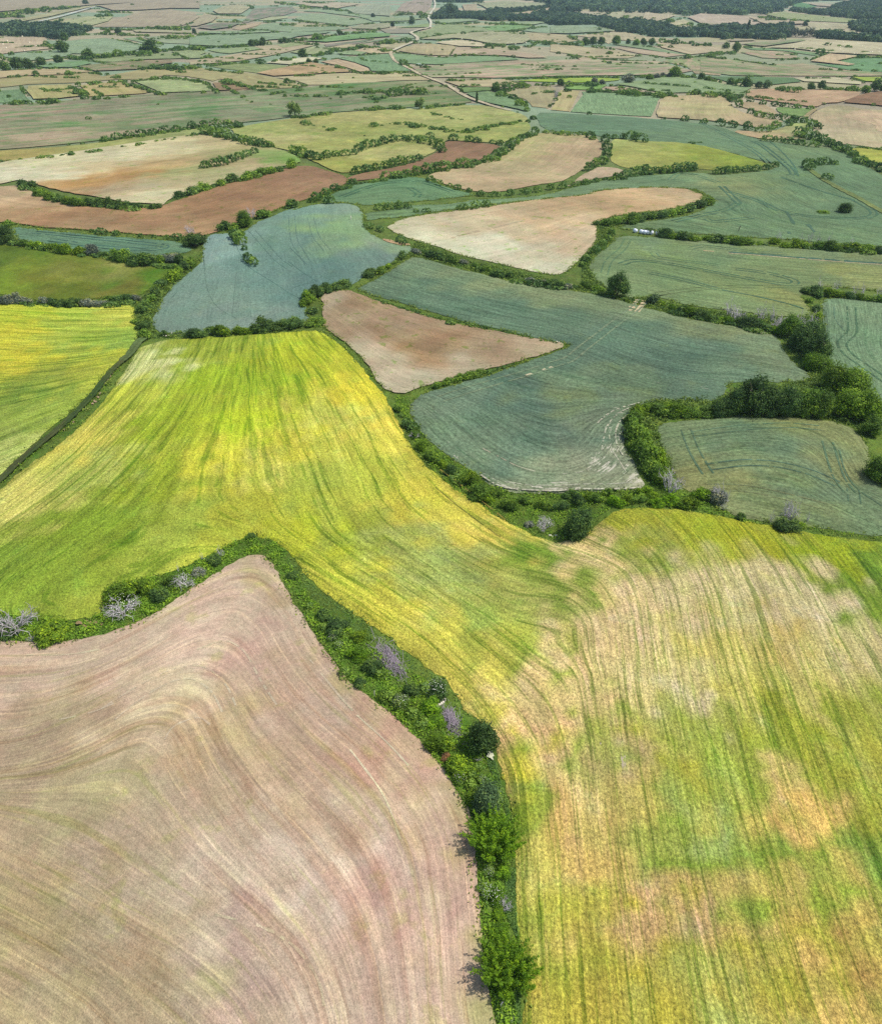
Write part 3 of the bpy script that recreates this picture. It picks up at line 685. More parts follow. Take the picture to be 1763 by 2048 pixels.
F('wheat', "D 52,212 250,234 500,257 700,274 900,287 1050,302 1110,332 1138,350 1080,368 960,378 780,388 600,368 400,343 200,308 92,288 85,250",
  "D 150,260:112,146,122 500,300:104,138,116 900,340:96,128,110 1050,330:112,144,114 300,280:110,142,122", up=.2, tram=[("D 200,250 500,280 850,315 1000,335 900,355 600,340 300,295", .5, (82, 114, 100), 2.0)])
F('meadow', "D -300,305 0,322 100,332 250,352 450,382 600,397 700,417 850,432 1018,442 1000,488 930,538 880,588 820,618 700,623 550,638 400,648 200,652 100,638 0,608 -300,595",
  "D 100,360:92,108,34 400,420:112,118,42 800,450:150,142,76 900,480:118,126,40 200,520:112,110,38 500,480:124,122,54 700,600:120,112,48 400,600:104,110,34 900,530:84,120,30 50,540:122,140,40 950,460:96,130,40", up=.14)
F('soil', "E 572,215 640,177 750,152 1000,122 1250,87 1500,52 1763,27 C 50,1132 200,1112 400,1102 600,1107 688,1142 G 700,22 712,42 690,64 600,93 450,128 350,133 240,148 150,163 78,190 85,240 97,290 68,340 0,390 E 1640,478 1560,503 1450,488 1300,453 1150,418 1000,383 850,328 750,303 650,268 592,240",
  "E 620,220:206,188,160 800,230:212,194,166 1000,200:208,182,150 1200,330:214,200,176 1300,250:204,176,146 1500,200:200,164,130 1500,400:210,190,162 1600,300:206,172,142 1700,100:198,160,124 G 100,60:198,158,120 400,50:200,160,122 600,50:200,166,132 300,110:196,156,118 50,250:208,180,150 E 1500,480:206,194,170 900,330:208,196,170",
  guides=[(0, "E 600,215 1000,130 1500,60 C 400,1108"), (35, "E 700,270 1000,240 1400,160 G 0,70 400,70"), (70, "E 1000,380 1300,320 1600,250 G 60,180"), (100, "E 1400,470 1600,400 1740,300 G 60,230")],
  tram=[("E 930,290 1050,255 1200,225 1350,185 1480,165", .7, (190, 172, 142), 0)])
F('soil', "C 0,1068 100,1048 200,1038 255,1010 200,987 100,982 60,1002 0,1030 B 1650,1085 1600,1105 1680,1085", (188, 158, 134))
F('meadow', "A -200,905 0,890 300,871 600,841 900,792 1250,747 1300,752 1200,782 900,831 600,880 300,921 0,955 -200,980", "A 100,920:170,148,88 600,860:160,154,94 1100,780:156,158,100")
F('rough', "A -300,640 0,622 300,602 600,577 1000,552 1500,532 1763,522 B 300,492 800,477 850,482 950,532 1050,590 1075,605 800,628 300,658 A 1713,690 1500,718 1200,738 900,778 600,828 300,858 0,883 -300,900",
  "A 200,650:158,144,116 600,640:144,142,108 1200,610:138,142,104 300,800:172,150,120 500,820:178,160,124 200,760:140,142,106 900,740:150,142,110 1500,650:138,144,106 B 400,520:128,142,92 800,520:154,148,108 800,590:130,142,88 300,600:138,140,104 600,560:156,144,112 900,600:140,144,96", sp=6)
F('meadow', "B 60,697 250,667 700,642 800,642 1100,617 1230,642 1388,682 1392,720 1418,758 1380,788 1300,818 1240,848 1050,833 900,828 862,888 780,928 600,973 370,1018 280,1018 150,958 110,938 0,888 A 1600,868 1320,772 1500,732 1700,702",
  "B 200,700:166,154,96 500,700:176,164,104 900,680:176,170,106 1200,670:170,164,104 700,780:156,156,90 400,760:154,152,84 200,850:160,156,86 1100,800:160,156,90 1300,760:152,154,88 400,960:156,150,76 700,900:176,166,104 550,920:182,170,110 A 1500,760:160,160,94 1700,820:182,168,112", sp=5)
F('meadow', "C 880,772 1040,777 1140,772 1230,732 1320,722 1330,742 1262,790 1330,830 1200,820 1060,823 950,800", "C 950,790:196,160,128 1200,760:166,156,108 1280,740:150,156,96 1300,820:168,150,112")
F('soil', "C 465,577 560,567 800,562 850,592 890,642 960,672 1100,702 1185,717 1150,737 1060,758 960,743 850,723 700,708 500,698 428,688", "C 500,640:196,170,136 650,640:178,166,116 800,650:182,160,120 1000,700:190,160,126 750,590:186,160,124 1100,720:176,150,120", guides=[(0, "C 440,690 480,580"), (40, "C 650,700 680,570"), (90, "C 1000,745 900,650"), (120, "C 1180,720 1000,680")])
F('soil', "C 965,545 1050,527 1250,532 1500,537 1640,547 1620,570 1520,607 1420,612 1372,637 1250,617 1100,597 965,580", (190, 150, 122))
F('soil', "C 1640,560 1763,542 2000,542 2000,660 1763,627 1600,612 1522,607", (150, 110, 86))
F('soil', "C 1332,690 1400,642 1480,617 1580,627 1630,642 1763,650 2000,672 2000,910 1763,878 1600,853 1492,848 1420,808 1342,768 1380,720", "C 1400,700:186,158,128 1500,650:178,158,124 1450,780:190,166,138 1600,800:186,166,132 1700,850:192,168,136 1550,720:186,160,132")
F('soil', "C 1512,687 1630,642 1763,664 1900,700 1900,800 1763,778 1722,768 1730,737 1600,707", (200, 166, 138))
F('meadow', "C 1140,632 1250,637 1380,642 1310,690 1200,680 1150,660", (128, 148, 88))
F('soil', "C 920,602 1050,607 1150,662 1140,683 1000,650 930,630", (176, 148, 118))
F('meadow', "C 1572,872 1763,882 2000,895 2000,1020 1763,968 1650,938 1600,905", (168, 164, 70))
# ------------------------------------------------------------------ far fields
FAR = """
hay|A 472,507 600,492 720,489 878,545 850,553 600,568 520,573 517,550|178,162,104
meadow|A 802,487 900,472 1100,467 1198,492 1238,530 1200,538 950,550|162,166,118
soil|A 1252,492 1350,492 1468,520 1400,533 1280,536|156,124,98
hay|A 172,512 420,502 468,570 350,583 200,588 162,540|172,164,102
wheat|A -200,540 0,536 120,527 173,590 100,603 0,608 -200,620|120,148,112
hay|A -200,450 0,442 430,412 540,422 600,452 830,412 1180,402 1300,417 1500,442 1763,502 1763,516 1500,528 1320,470 1150,454 980,443 850,473 700,468 470,488 170,498 0,518 -200,530|166,156,104
hay|P -150,345 0,341 200,331 400,329 423,370 488,430 350,443 0,483 -150,495|192,172,138
wheat|P 452,386 700,356 930,341 1000,352 1250,406 1258,425 1200,448 1000,483 800,478 640,478 600,498 430,528 200,543 42,505 250,472 490,446|146,170,138
wheat|P 812,526 1100,502 1450,472 1600,502 1638,520 1300,528 1000,553 850,549|150,166,120
wheat|P 1512,461 1763,441 Q 80,441 148,470 92,490 178,513 0,523 P 1650,510|156,172,126
meadow|P 332,586 600,552 750,542 818,565 650,598 400,603|122,144,106
rough|P 702,591 1000,557 1500,532 1528,560 1300,598 1200,618 850,633|160,142,110
hay|P -150,650 0,641 300,617 650,617 818,640 500,668 200,678 0,698 -150,705|188,168,124
wheat|P 1082,342 1220,332 1430,395 1420,415 1290,385|146,170,132
hay|P 1262,332 1400,322 1500,346 1763,331 1763,398 1450,383|150,162,124
hay|P 832,242 1000,182 1250,107 1500,87 1700,112 1763,152 1650,218 1560,238 1400,243 1000,243|168,154,124
hay|P 412,236 600,187 780,152 1000,152 960,190 780,238|166,170,120
hay|P -100,235 0,216 400,132 750,62 1200,32 1200,39 850,62 450,150 0,233 -100,255|170,166,120
hay|P 1172,271 1300,264 1690,277 1690,298 1200,289|172,166,128
hay|P -200,20 0,10 600,5 1300,-20 1763,-15 1763,80 1500,80 1250,95 1000,100 870,60 1200,28 760,55 600,75 300,85 0,110 -200,120|166,152,122
wheat|Q 0,331 300,312 700,302 1000,292 1250,282 1200,300 950,328 880,348 700,358 500,398 250,413 0,403|144,168,136
wheat|Q 82,286 400,281 738,279 700,294 300,306 82,298|152,174,140
wheat|Q 532,266 620,222 740,202 850,217 930,242 1300,237 1418,251 1300,268 900,288 700,268|146,168,136
wheat|Q 932,161 1080,122 1200,132 1350,157 1500,162 1598,200 1400,228 1150,203 950,178|152,172,138
hay|Q 592,186 720,152 860,147 868,160 720,183|170,176,130
wheat|Q 152,446 400,427 560,417 638,435 350,478 250,468|154,174,128
hay|Q 352,491 650,442 560,418 760,402 1098,406 900,453 700,498 440,543 0,578 0,542|182,167,130
meadow|Q 762,401 900,382 1048,396 820,428|152,156,114
hay|Q 882,466 1080,422 1248,446 1200,468 1080,488 950,478|158,166,116
soil|Q 662,561 800,532 1050,512 1178,521 1060,548 880,576|208,192,164
soil|Q 592,651 700,627 900,592 1060,557 1150,572 1300,602 1438,640 1100,658 740,678|184,148,114
meadow|Q 192,591 400,562 600,562 868,586 800,608 590,648 450,628 300,609|140,144,98
hay|Q 0,612 300,632 600,662 760,692 998,765 680,793 650,769 420,720 290,692 200,720 120,700 0,682|168,162,106
hay|Q 762,686 1000,672 1300,652 1763,647 R 300,654 400,682 458,710 200,713 0,723 Q 1500,740 1200,753 1040,753 950,720|188,176,130
soil|Q 202,736 290,737 400,762 538,790 460,803 240,803|156,126,102
meadow|Q 0,727 90,732 160,772 188,805 0,818|154,162,120
hay|Q 1152,551 1300,527 1450,562 1568,610 1573,633 1500,638 1350,593|192,168,130
wheat|Q 1302,521 1500,502 1763,482 R 98,477 103,510 148,565 248,620 278,632 0,635 Q 1600,633 1575,600 1450,556|130,160,124
wheat|Q 1292,476 1420,452 1558,470 1500,493 1350,488|144,168,126
meadow|Q 1002,366 1250,332 1600,297 1763,306 1763,328 1500,348 1200,378|122,150,100
rough|Q 1182,396 1400,372 1620,347 1480,388 1200,418|144,134,120
hay|Q 1232,421 1400,392 1488,406 1420,424 1260,428|186,172,130
wheat|Q 1482,391 1650,352 1763,337 R 280,312 328,335 260,348 0,363|148,168,136
hay|Q 1422,461 1550,422 1650,427 1763,452 1763,473 1600,478 1560,469|192,172,134
hay|Q 922,36 1000,12 1060,32 1300,27 1498,41 1300,78 1050,58|186,172,140
hay|Q 1382,91 1550,52 1763,32 1763,148 1600,138 1450,123|154,162,130
hay|Q 202,101 300,62 420,52 538,71 450,128 250,128|172,166,126
hay|Q 0,238 130,127 250,152 200,198 60,238|172,162,126
rough|Q 62,251 250,212 458,211 350,248 200,268|142,136,118
hay|Q 372,261 480,217 638,196 600,228 450,268|184,164,128
rough|Q 460,200 560,80 900,60 950,100 830,140 700,150 580,180 480,210|150,140,122
wheat|Q 1100,75 1260,85 1370,105 1480,125 1590,140 1763,155 1763,190 1610,190 1500,155 1300,130 1150,110 1000,105|150,172,138
hay|Q 1430,240 1620,215 1763,205 1763,245 1650,262 1430,256|162,162,124
wheat|R 107,477 300,487 500,512 700,502 1000,502 1200,521 1228,530 1000,543 700,563 500,573 300,568 180,558 140,538|134,162,124
hay|R 162,456 300,402 450,392 648,411 658,430 600,498 450,493 300,478|178,164,120
soil|R 482,381 700,357 850,377 978,406 900,418 700,413 550,393|204,182,154
hay|R 672,426 850,427 1000,442 1300,472 1478,515 1300,518 1100,498 800,488 622,496|184,164,132
hay|R 352,351 520,322 700,302 1000,287 1298,301 1318,360 1260,388 1100,398 950,388 800,358 650,343 500,358|168,166,124
hay|R 1102,286 1400,292 1650,312 1748,360 1600,383 1380,363 1302,350|178,166,124
wheat|R 282,301 440,262 500,217 700,222 1000,252 1300,237 1348,246 1100,278 800,288 500,318 340,338|152,168,124
meadow|R 902,241 1100,222 1348,236 1100,278 950,268|126,152,100
wheat|R 1222,271 1400,247 1763,252 S 400,345 200,358 0,353 R 1400,293|144,168,138
wheat|R 452,191 600,174 830,172 878,186 600,208 480,203|152,174,138
wheat|R 952,201 1150,197 1420,197 1448,206 1350,223 1000,213|152,172,134
hay|R 852,41 1100,17 1498,51 1300,78 1100,93 950,88 900,60|158,162,120
hay|R 722,51 848,42 858,105 742,103|172,158,124
hay|R 1202,126 1400,97 1518,72 1518,118 1350,133|184,164,130
hay|R 132,109 200,32 300,2 458,2 448,60 400,113|166,150,128
hay|R 0,396 268,367 250,384 150,428 0,423|182,172,130
hay|R 0,267 400,257 250,298 60,298|152,146,124
meadow|R 132,251 438,212 428,244|140,152,106
wheat|R 0,162 250,162 398,167 250,188 0,198|152,170,130
rough|R 282,602 600,572 1200,542 1763,532 S 180,562 500,622 700,642 1100,642 1478,740 1300,778 700,788 0,798 R 1500,678 1000,693 600,688 450,688 332,640|178,160,130
hay|R 562,721 800,712 1100,707 1228,741 1100,773 700,768|188,172,128
meadow|R 682,776 960,777 998,801 740,823|112,128,80
wheat|B 1032,552 1170,542 1280,572 1350,592 1368,620 1383,658 1300,638 1120,598|128,156,116
hay|B 1262,546 1400,507 1530,512 1568,531 1540,600 1518,638 1420,628 1390,590|166,156,112
hay|B 1532,648 1590,532 1700,537 1640,658|182,168,114
wheat|C 0,542 230,552 458,572 430,640 407,688 300,683 150,674 -68,660 5,560|134,162,124
meadow|R 1182,716 1400,702 1763,692 S 440,812 728,822 700,838 600,848 300,863 50,858|158,174,70
meadow|S 132,901 400,882 588,886 520,928 350,938 200,933|128,156,86
hay|S 562,911 700,907 998,960 800,958 600,938|178,152,124
wheat|S 662,881 900,847 1150,812 1400,807 1600,842 1763,872 U 200,822 480,852 498,861 440,890 430,938 300,918 0,908 S 1450,968 1200,973 1000,938 800,898|144,168,122
hay|U 622,471 900,432 1100,387 1763,427 2000,440 2000,560 1763,543 1500,533 1240,520 900,478|190,180,140
hay|U 1062,604 1250,532 1528,556 1320,600 1498,636 1430,646 1200,618|198,174,132
meadow|U 1332,602 1560,557 1763,572 2000,590 2000,720 1763,703 1500,698 1100,620 1450,643|112,142,100
wheat|U 402,462 700,477 1148,521 1130,548 800,498 500,488|128,158,116
rough|U 382,511 700,502 938,541 930,578 600,568|182,162,130
rough|U 0,562 300,582 600,632 1000,622 1300,682 1763,712 2000,725 2000,760 1763,743 1000,743 300,738 0,698|168,156,120
wheat|U 82,752 500,752 900,762 978,800 700,828 250,798|106,136,96
hay|U 902,767 1300,762 1558,801 1550,828 1200,808 1000,798|188,180,140
meadow|U 1472,758 1763,758 2000,760 2000,815 1763,798 1600,798|160,172,66
hay|U 0,142 300,157 430,167 578,236 480,263 350,268 100,258 0,233 S 1420,188 1560,150|184,166,140
hay|U 442,167 700,202 1000,217 998,240 700,253 580,228|182,166,134
hay|U 1002,227 1450,237 1400,288 1100,298 1050,260|178,170,132
wheat|U 622,141 800,122 1000,142 1300,172 1648,206 1400,223 1080,208 800,183|160,170,122
hay|U 1182,316 1500,302 1500,328 1260,328|172,168,122
hay|U 1462,354 1600,332 1763,377 1600,383|168,166,122
hay|U 1022,37 1320,47 1310,73 1130,63|176,164,134
meadow|U 892,32 960,27 1128,75 1030,93 900,74|98,132,88
hay|U 242,396 500,387 548,400 300,408|172,160,128
rough|U 392,431 1000,387 1048,400 620,458 480,448|170,160,126
wheat|S 0,282 200,277 400,292 678,325 500,343 400,345 200,358 0,353|148,168,136
hay|S 252,371 600,347 780,337 1000,382 1158,401 1100,438 700,418 600,458 450,398|182,170,130
hay|S 0,462 200,472 700,532 900,582 800,608 500,608 180,558 0,540|180,167,126
wheat|S 642,466 900,462 1100,502 1448,576 1300,568 1000,518|138,162,122
hay|S 662,501 1000,527 1400,576 1200,598 900,558|182,162,130
hay|S 1102,452 1400,457 1763,502 1763,538 1450,573 1150,498|184,168,130
hay|S 592,186 640,132 778,132 720,208|172,168,128
hay|S 762,226 840,152 918,157 890,198|174,166,128
hay|S 947,221 980,137 1110,152 1298,167 1230,198 1060,238|182,168,134
hay|S 452,186 560,132 578,150 480,183|172,166,128
hay|S 1182,256 1380,202 1438,232 1448,280 1548,300 1300,303|188,178,136
rough|S 1162,641 1400,602 1763,592 1763,788 1500,768 1420,700|178,160,124
"""
for ln in FAR.strip().splitlines():
    k_, poly_, c_ = ln.split('|')
    F(k_, poly_, [float(v) for v in c_.split(',')], rnd=0)

# tracks, the ditch and the far road
ribbon('track', "R 470,-8 485,40 480,80 440,130 420,165 450,200 440,250", 3.6, M_SOIL, (224, 214, 196))
ribbon('track', "R 440,250 350,270 262,295 295,315 330,340 330,365 200,415 110,455", 4.0, M_SOIL, (214, 202, 178))
ribbon('track', "R 110,455 88,475 105,510 130,550 200,585 280,625 350,665 450,705 540,735 620,775 700,830 780,870 840,892 900,912 1000,945 1080,968 B 1300,655", 3.2, M_SOIL, (206, 188, 160))
ribbon('road', "P 190,229 300,212 500,165 650,125 755,93 850,70", 4.5, M_SOIL, (214, 214, 214))
ribbon('path', "C 1330,1000 1400,1052 1500,1110 1600,1162 G 1540,10 1620,55 1690,95 1790,150", 2.4, M_MEADOW, (124, 136, 80))
ribbon('path', "C 1305,700 1320,685 1345,665 1375,645", 2.6, M_SOIL, (178, 160, 118))
ribbon('ditch', "O 880,98 820,130 780,195 722,250", 2.0, M_MEADOW, (96, 112, 66), up=.12)
ribbon('ditch', "O 722,250 660,305 605,375 545,455 472,532 405,600 300,690 200,770 100,858 0,958 -100,1050", 1.5, M_ROUGH, (92, 98, 58), up=.12)


def patch(s, mat_kind, col, name):
    """small ragged patches: tile x,y,radius (pixels)"""
    for x, y, w in row_pts(s):
        n = 11
        r = w * (.55 + .6 * RNG.random(n))
        a = np.arange(n) * 2 * math.pi / n
        q = ' '.join(f"{x + r[i] * 1.0 * math.cos(a[i]):.1f},{y + r[i] * .75 * math.sin(a[i]):.1f}" for i in range(n))
        F(mat_kind, "N " + q, col, name=name, sp=.35, rnd=0, edge=.05)


def row_pts(s):
    t = TILES['N']
    for a in s.split():
        if a in TILES:
            t = TILES[a]
        else:
            x, y, w = map(float, a.split(','))
            yield t[0] + x / t[2], t[1] + y / t[2], w / t[2]


patch("O 690,288,7 672,300,11 655,318,12 645,335,13 630,358,13 622,380,8 590,440,9 575,455,12 560,480,12 545,495,9 520,525,6 435,605,7 380,650,6 240,750,6", 'soil', (184, 150, 122), 'soil_bank')
# ------------------------------------------------------------------ plants
def leaf_mat(name, rgb, trans=.22):
    k = NT(name)
    tone = k.n('Attribute', attribute_name='tone').outputs['Fac']
    oi = k.n('ObjectInfo')
    f = k.math('MULTIPLY', tone, k.math('MULTIPLY_ADD', oi.outputs['Random'], .4, .8))
    base = k.mix(k.ramp(tone, .7, 1.5), tuple(lin(np.array(rgb)) * np.array((.9, 1, 1.1))), tuple(lin(np.array(rgb)) * np.array((1.25, 1.05, .7))))
    col = k.gain(base, f)
    bs = k.n('BsdfPrincipled', {'Base Color': col, 'Roughness': .6, 'Specular IOR Level': .22})
    tr = k.n('BsdfTranslucent', {'Color': k.gain(col, 1.3)})
    mx = k.n('MixShader', {0: trans})
    k.set(mx.inputs[1], bs.outputs[0])
    k.set(mx.inputs[2], tr.outputs[0])
    k.set(k.out.inputs[0], mx.outputs[0])
    return k.m


def plain_mat(name, rgb, rough=.8, var=.25, size=.15):
    k = NT(name)
    pos = k.n('NewGeometry').outputs['Position']
    f = k.math('MULTIPLY_ADD', k.math('SUBTRACT', k.noise(pos, 1 / size, 4, .6), .5), 4 * var, 1.0)
    bs = k.n('BsdfPrincipled', {'Base Color': k.gain(k.mix(0.0, tuple(lin(np.array(rgb))), (0, 0, 0)), f), 'Roughness': rough, 'Specular IOR Level': .2})
    k.set(k.out.inputs[0], bs.outputs[0])
    return k.m


LM = dict(dark=leaf_mat('leaf_dark', (96, 124, 58), .3), mid=leaf_mat('leaf_mid', (118, 148, 50), .3), bright=leaf_mat('leaf_bright', (124, 160, 34), .35),
          olive=leaf_mat('leaf_olive', (124, 152, 36), .3), grey=leaf_mat('leaf_grey', (132, 138, 114)), blue=leaf_mat('leaf_blue', (100, 124, 74)),
          light=leaf_mat('leaf_light', (128, 150, 74)), far=leaf_mat('leaf_far', (80, 104, 66)), red=leaf_mat('leaf_red', (146, 112, 78)))
LOOK = dict(dark='dark green', mid='green', bright='bright green', olive='olive green', grey='grey green', blue='bluish green', light='light green', far='green', red='reddish')
M_BARK = plain_mat('bark', (96, 84, 70))
M_DEAD = plain_mat('dead_wood', (188, 180, 178))
M_DEADP = plain_mat('dead_brush', (160, 147, 152))
M_FLOWER = plain_mat('white_blossom', (226, 224, 206), .8, .05)
M_STONE = plain_mat('pale_stone', (214, 204, 184), .9, .12, .4)


def rdir(n, rng, up=0.0):
    v = rng.normal(size=(n, 3))
    v[:, 2] += up
    return v / (np.linalg.norm(v, axis=1, keepdims=True) + 1e-9)


def quads(c, nrm, size, rng, aspect=.6):
    """one small diamond leaf clump at every c, facing nrm"""
    n = len(c)
    t = np.cross(nrm, rdir(n, rng))
    t /= np.linalg.norm(t, axis=1, keepdims=True) + 1e-9
    b = np.cross(nrm, t)
    s = size[:, None] if np.ndim(size) else size
    bend = nrm * s * .25
    V = np.stack([c - t * s, c - b * s * aspect + bend, c + t * s, c + b * s * aspect + bend], 1).reshape(-1, 3)
    return V, np.arange(4 * n, dtype=np.int32).reshape(n, 4)


def crown(seed, lobes, n, leaf, up=.25, depth=.45, core=.62):
    """lobes (x, y, z, rx, rz): leaf clumps through the shell of every lobe over a knobbly core"""
    rng = np.random.default_rng(seed)
    L = np.array(lobes, float)
    p = L[:, 3] ** 1.7
    k = rng.choice(len(L), n, p=p / p.sum())
    d = rdir(n, rng, up)
    rad = 1 - depth * rng.random(n) ** 1.8 + .16 * rng.random(n) ** 3
    sc = np.stack([L[k, 3], L[k, 3], L[k, 4]], 1)
    # knobbly outline
    kn = 1 + .26 * np.sin(d[:, 0] * 7 + k) * np.sin(d[:, 1] * 6 + 2 * k) + .18 * np.sin(d[:, 2] * 11 + k * 3)
    c = L[k, :3] + d * sc * (rad * kn)[:, None]
    nrm = d * .8 + rdir(n, rng) * .75
    nrm[:, 2] += .15
    nrm /= np.linalg.norm(nrm, axis=1, keepdims=True)
    c[:, 2] = np.maximum(c[:, 2], .02)
    V, Q = quads(c, nrm, leaf * (.55 + .9 * rng.random(n)), rng)
    lt = .66 + .72 * rng.random(len(L))
    cl = .8 + .4 * np.sin(c[:, 0] * 19 + seed) * np.sin(c[:, 1] * 17) * np.sin(c[:, 2] * 21 + 1)
    tone = np.repeat(lt[k] * cl * (.7 + .65 * rng.random(n)), 4)
    # core
    cv, cf = [], []
    for i, l in enumerate(L):
        u_, v_ = np.meshgrid(np.linspace(0, 2 * math.pi, 7)[:-1], np.linspace(.15, math.pi - .15, 5))
        s = np.stack([np.cos(u_) * np.sin(v_), np.sin(u_) * np.sin(v_), np.cos(v_)], -1).reshape(-1, 3)
        s = l[:3] + s * np.array([l[3], l[3], l[4]]) * core * (1 + .15 * rng.normal(size=(len(s), 1)))
        s[:, 2] = np.maximum(s[:, 2], 0)
        b0 = len(V) + sum(len(a) for a in cv)
        cv.append(s)
        for r_ in range(4):
            for q in range(6):
                cf.append((b0 + r_ * 6 + q, b0 + r_ * 6 + (q + 1) % 6, b0 + (r_ + 1) * 6 + (q + 1) % 6, b0 + (r_ + 1) * 6 + q))
    cva = np.concatenate(cv)
    return np.concatenate([V, cva]), np.concatenate([Q, np.array(cf, np.int32)]), np.concatenate([tone, np.full(len(cva), .8)])


def rlobes(seed, n, rx, rz, spread, zlo, zhi):
    rng = np.random.default_rng(seed)
    out = []
    for i in range(n):
        a, r = rng.random() * 6.283, spread * math.sqrt(rng.random())
        z = zlo + (zhi - zlo) * rng.random()
        s = .75 + .5 * rng.random()
        out.append((r * math.cos(a), r * math.sin(a), z * (1 - .45 * (r / (spread + 1e-6)) ** 2), rx * s, rz * s))
    return out


def spiky(seed, shoots, per, leaf):
    """a thicket of upright leafy suckers that splay outwards"""
    rng = np.random.default_rng(seed)
    cs, ns, tone = [], [], []
    for i in range(shoots):
        a, r = rng.random() * 6.283, math.sqrt(rng.random())
        root = np.array([math.cos(a) * r * .33, math.sin(a) * r * .33, .05])
        d = np.array([math.cos(a) * r * .50, math.sin(a) * r * .50, .95 - .30 * r]) + rng.normal(size=3) * .09
        L = (.72 + .3 * rng.random()) * (1 - .15 * r)
        t = rng.random(per) ** .75
        w = .052 * (1.12 - t) + .006
        c = root + d * (t * L)[:, None] + rng.normal(size=(per, 3)) * w[:, None]
        cs.append(c)
        ns.append(rdir(per, rng, .3) + np.array([0, 0, .2]))
        tone.append((.65 + .6 * rng.random()) * (.75 + .5 * rng.random(per)))
    c, nrm = np.concatenate(cs), np.concatenate(ns)
    c[:, 2] = np.maximum(c[:, 2], .02)
    nrm /= np.linalg.norm(nrm, axis=1, keepdims=True)
    V, Q = quads(c, nrm, leaf * (.6 + .8 * rng.random(len(c))), rng, .5)
    return V, Q, np.repeat(np.concatenate(tone), 4)


def tube(pts, rad, sides=5):
    pts, rad = np.asarray(pts, float), np.asarray(rad, float)
    tg = np.gradient(pts, axis=0)
    tg /= np.linalg.norm(tg, axis=1, keepdims=True) + 1e-9
    a = np.cross(tg, np.array([.31, .95, .05]))
    a /= np.linalg.norm(a, axis=1, keepdims=True) + 1e-9
    b = np.cross(tg, a)
    th = np.arange(sides) * 2 * math.pi / sides
    V = (pts[:, None] + rad[:, None, None] * (np.cos(th)[None, :, None] * a[:, None] + np.sin(th)[None, :, None] * b[:, None])).reshape(-1, 3)
    F_ = [(i * sides + j, i * sides + (j + 1) % sides, (i + 1) * sides + (j + 1) % sides, (i + 1) * sides + j)
          for i in range(len(pts) - 1) for j in range(sides)]
    return V, np.array(F_, np.int32)


def merge(parts):
    V, Fs, k = [], [], 0
    for v, f in parts:
        V.append(v)
        Fs.append(f + k)
        k += len(v)
    return np.concatenate(V), np.concatenate(Fs)


def branches(seed, stems, spread, depth, r0, sides=4, lean=.25, height=1.0, droop=0.0):
    rng = np.random.default_rng(seed)
    parts = []

    def grow(p, d, L, r, lev):
        n = 4
        pts = [p]
        for i in range(n):
            d = d + rng.normal(size=3) * .16 + np.array([0, 0, -droop * .1])
            d = d / np.linalg.norm(d)
            pts.append(pts[-1] + d * L / n)
        parts.append(tube(pts, np.linspace(r, r * .5, n + 1), sides))
        if lev > 0:
            for _ in range(3 if lev > 1 else 4):
                i = rng.integers(1, n + 1)
                grow(pts[i], d * .7 + rdir(1, rng, .15)[0] * .8, L * (.45 + .25 * rng.random()), r * .5, lev - 1)
    for s in range(stems):
        a = rng.random() * 6.283
        d = np.array([math.cos(a) * lean, math.sin(a) * lean, 1.0])
        grow(np.array([math.cos(a), math.sin(a), 0]) * spread * rng.random(), d / np.linalg.norm(d), height * (.45 + .2 * rng.random()), r0, depth)
    return merge(parts)


def foliage_mesh(name, data, mat):
    V, Q, t = data
    return mesh_np(name, V, Q, [mat], dict(tone=t), smooth=False)


def wood_mesh(name, data, mat):
    V, Q = data
    return mesh_np(name, V, Q, [mat], dict(tone=np.ones(len(V))), smooth=True)


G_ = LM['mid']
PROTO = {}
# low: many small shrubs; width 1 m, height about .75 m
for i in range(4):
    PROTO['bush', i] = (foliage_mesh('shrub_foliage', crown(20 + i, rlobes(40 + i, 6, .27, .25, .3, .22, .48), 620, .072), G_), wood_mesh('shrub_stem', branches(60 + i, 3, .1, 1, .025, 4, .5, .5), M_BARK))
for i in range(4):
    PROTO['bushy', i] = (foliage_mesh('shrub_foliage', crown(120 + i, rlobes(140 + i, 10, .22, .2, .36, .16, .5), 3600, .034), G_), wood_mesh('shrub_stem', branches(160 + i, 4, .1, 1, .02, 4, .6, .5), M_BARK))
for i in range(3):
    PROTO['tree', i] = (foliage_mesh('tree_crown', crown(220 + i, rlobes(240 + i, 12, .24, .23, .30, .34, .80), 1500, .058), G_), wood_mesh('tree_trunk', branches(260 + i, 1, .0, 2, .04, 6, .08, .75), M_BARK))
for i in range(2):
    PROTO['oak', i] = (foliage_mesh('tree_crown', crown(320 + i, rlobes(340 + i, 16, .22, .22, .32, .26, .80), 7000, .026), G_), wood_mesh('tree_trunk', branches(360 + i, 1, .0, 2, .04, 6, .08, .75), M_BARK))
PROTO['poplar', 0] = (foliage_mesh('tree_crown', crown(420, [(0, 0, .2 + .1 * j, .17 - .012 * abs(j - 3), .14) for j in range(8)], 1200, .045), G_), wood_mesh('tree_trunk', branches(460, 1, 0, 1, .03, 5, .03, .9), M_BARK))
for i in range(2):
    PROTO['spiky', i] = (foliage_mesh('shrub_foliage', spiky(520 + i, 150, 100, .023), LM['bright']), wood_mesh('shrub_stem', branches(560 + i, 6, .15, 1, .02, 4, .6, .55), M_BARK))
PROTO['loose', 0] = (foliage_mesh('tree_crown', crown(620, rlobes(641, 14, .16, .14, .34, .32, .86), 900, .05, depth=.7, core=.3), G_), wood_mesh('tree_trunk', branches(660, 1, 0, 2, .032, 5, .1, .9), M_BARK))
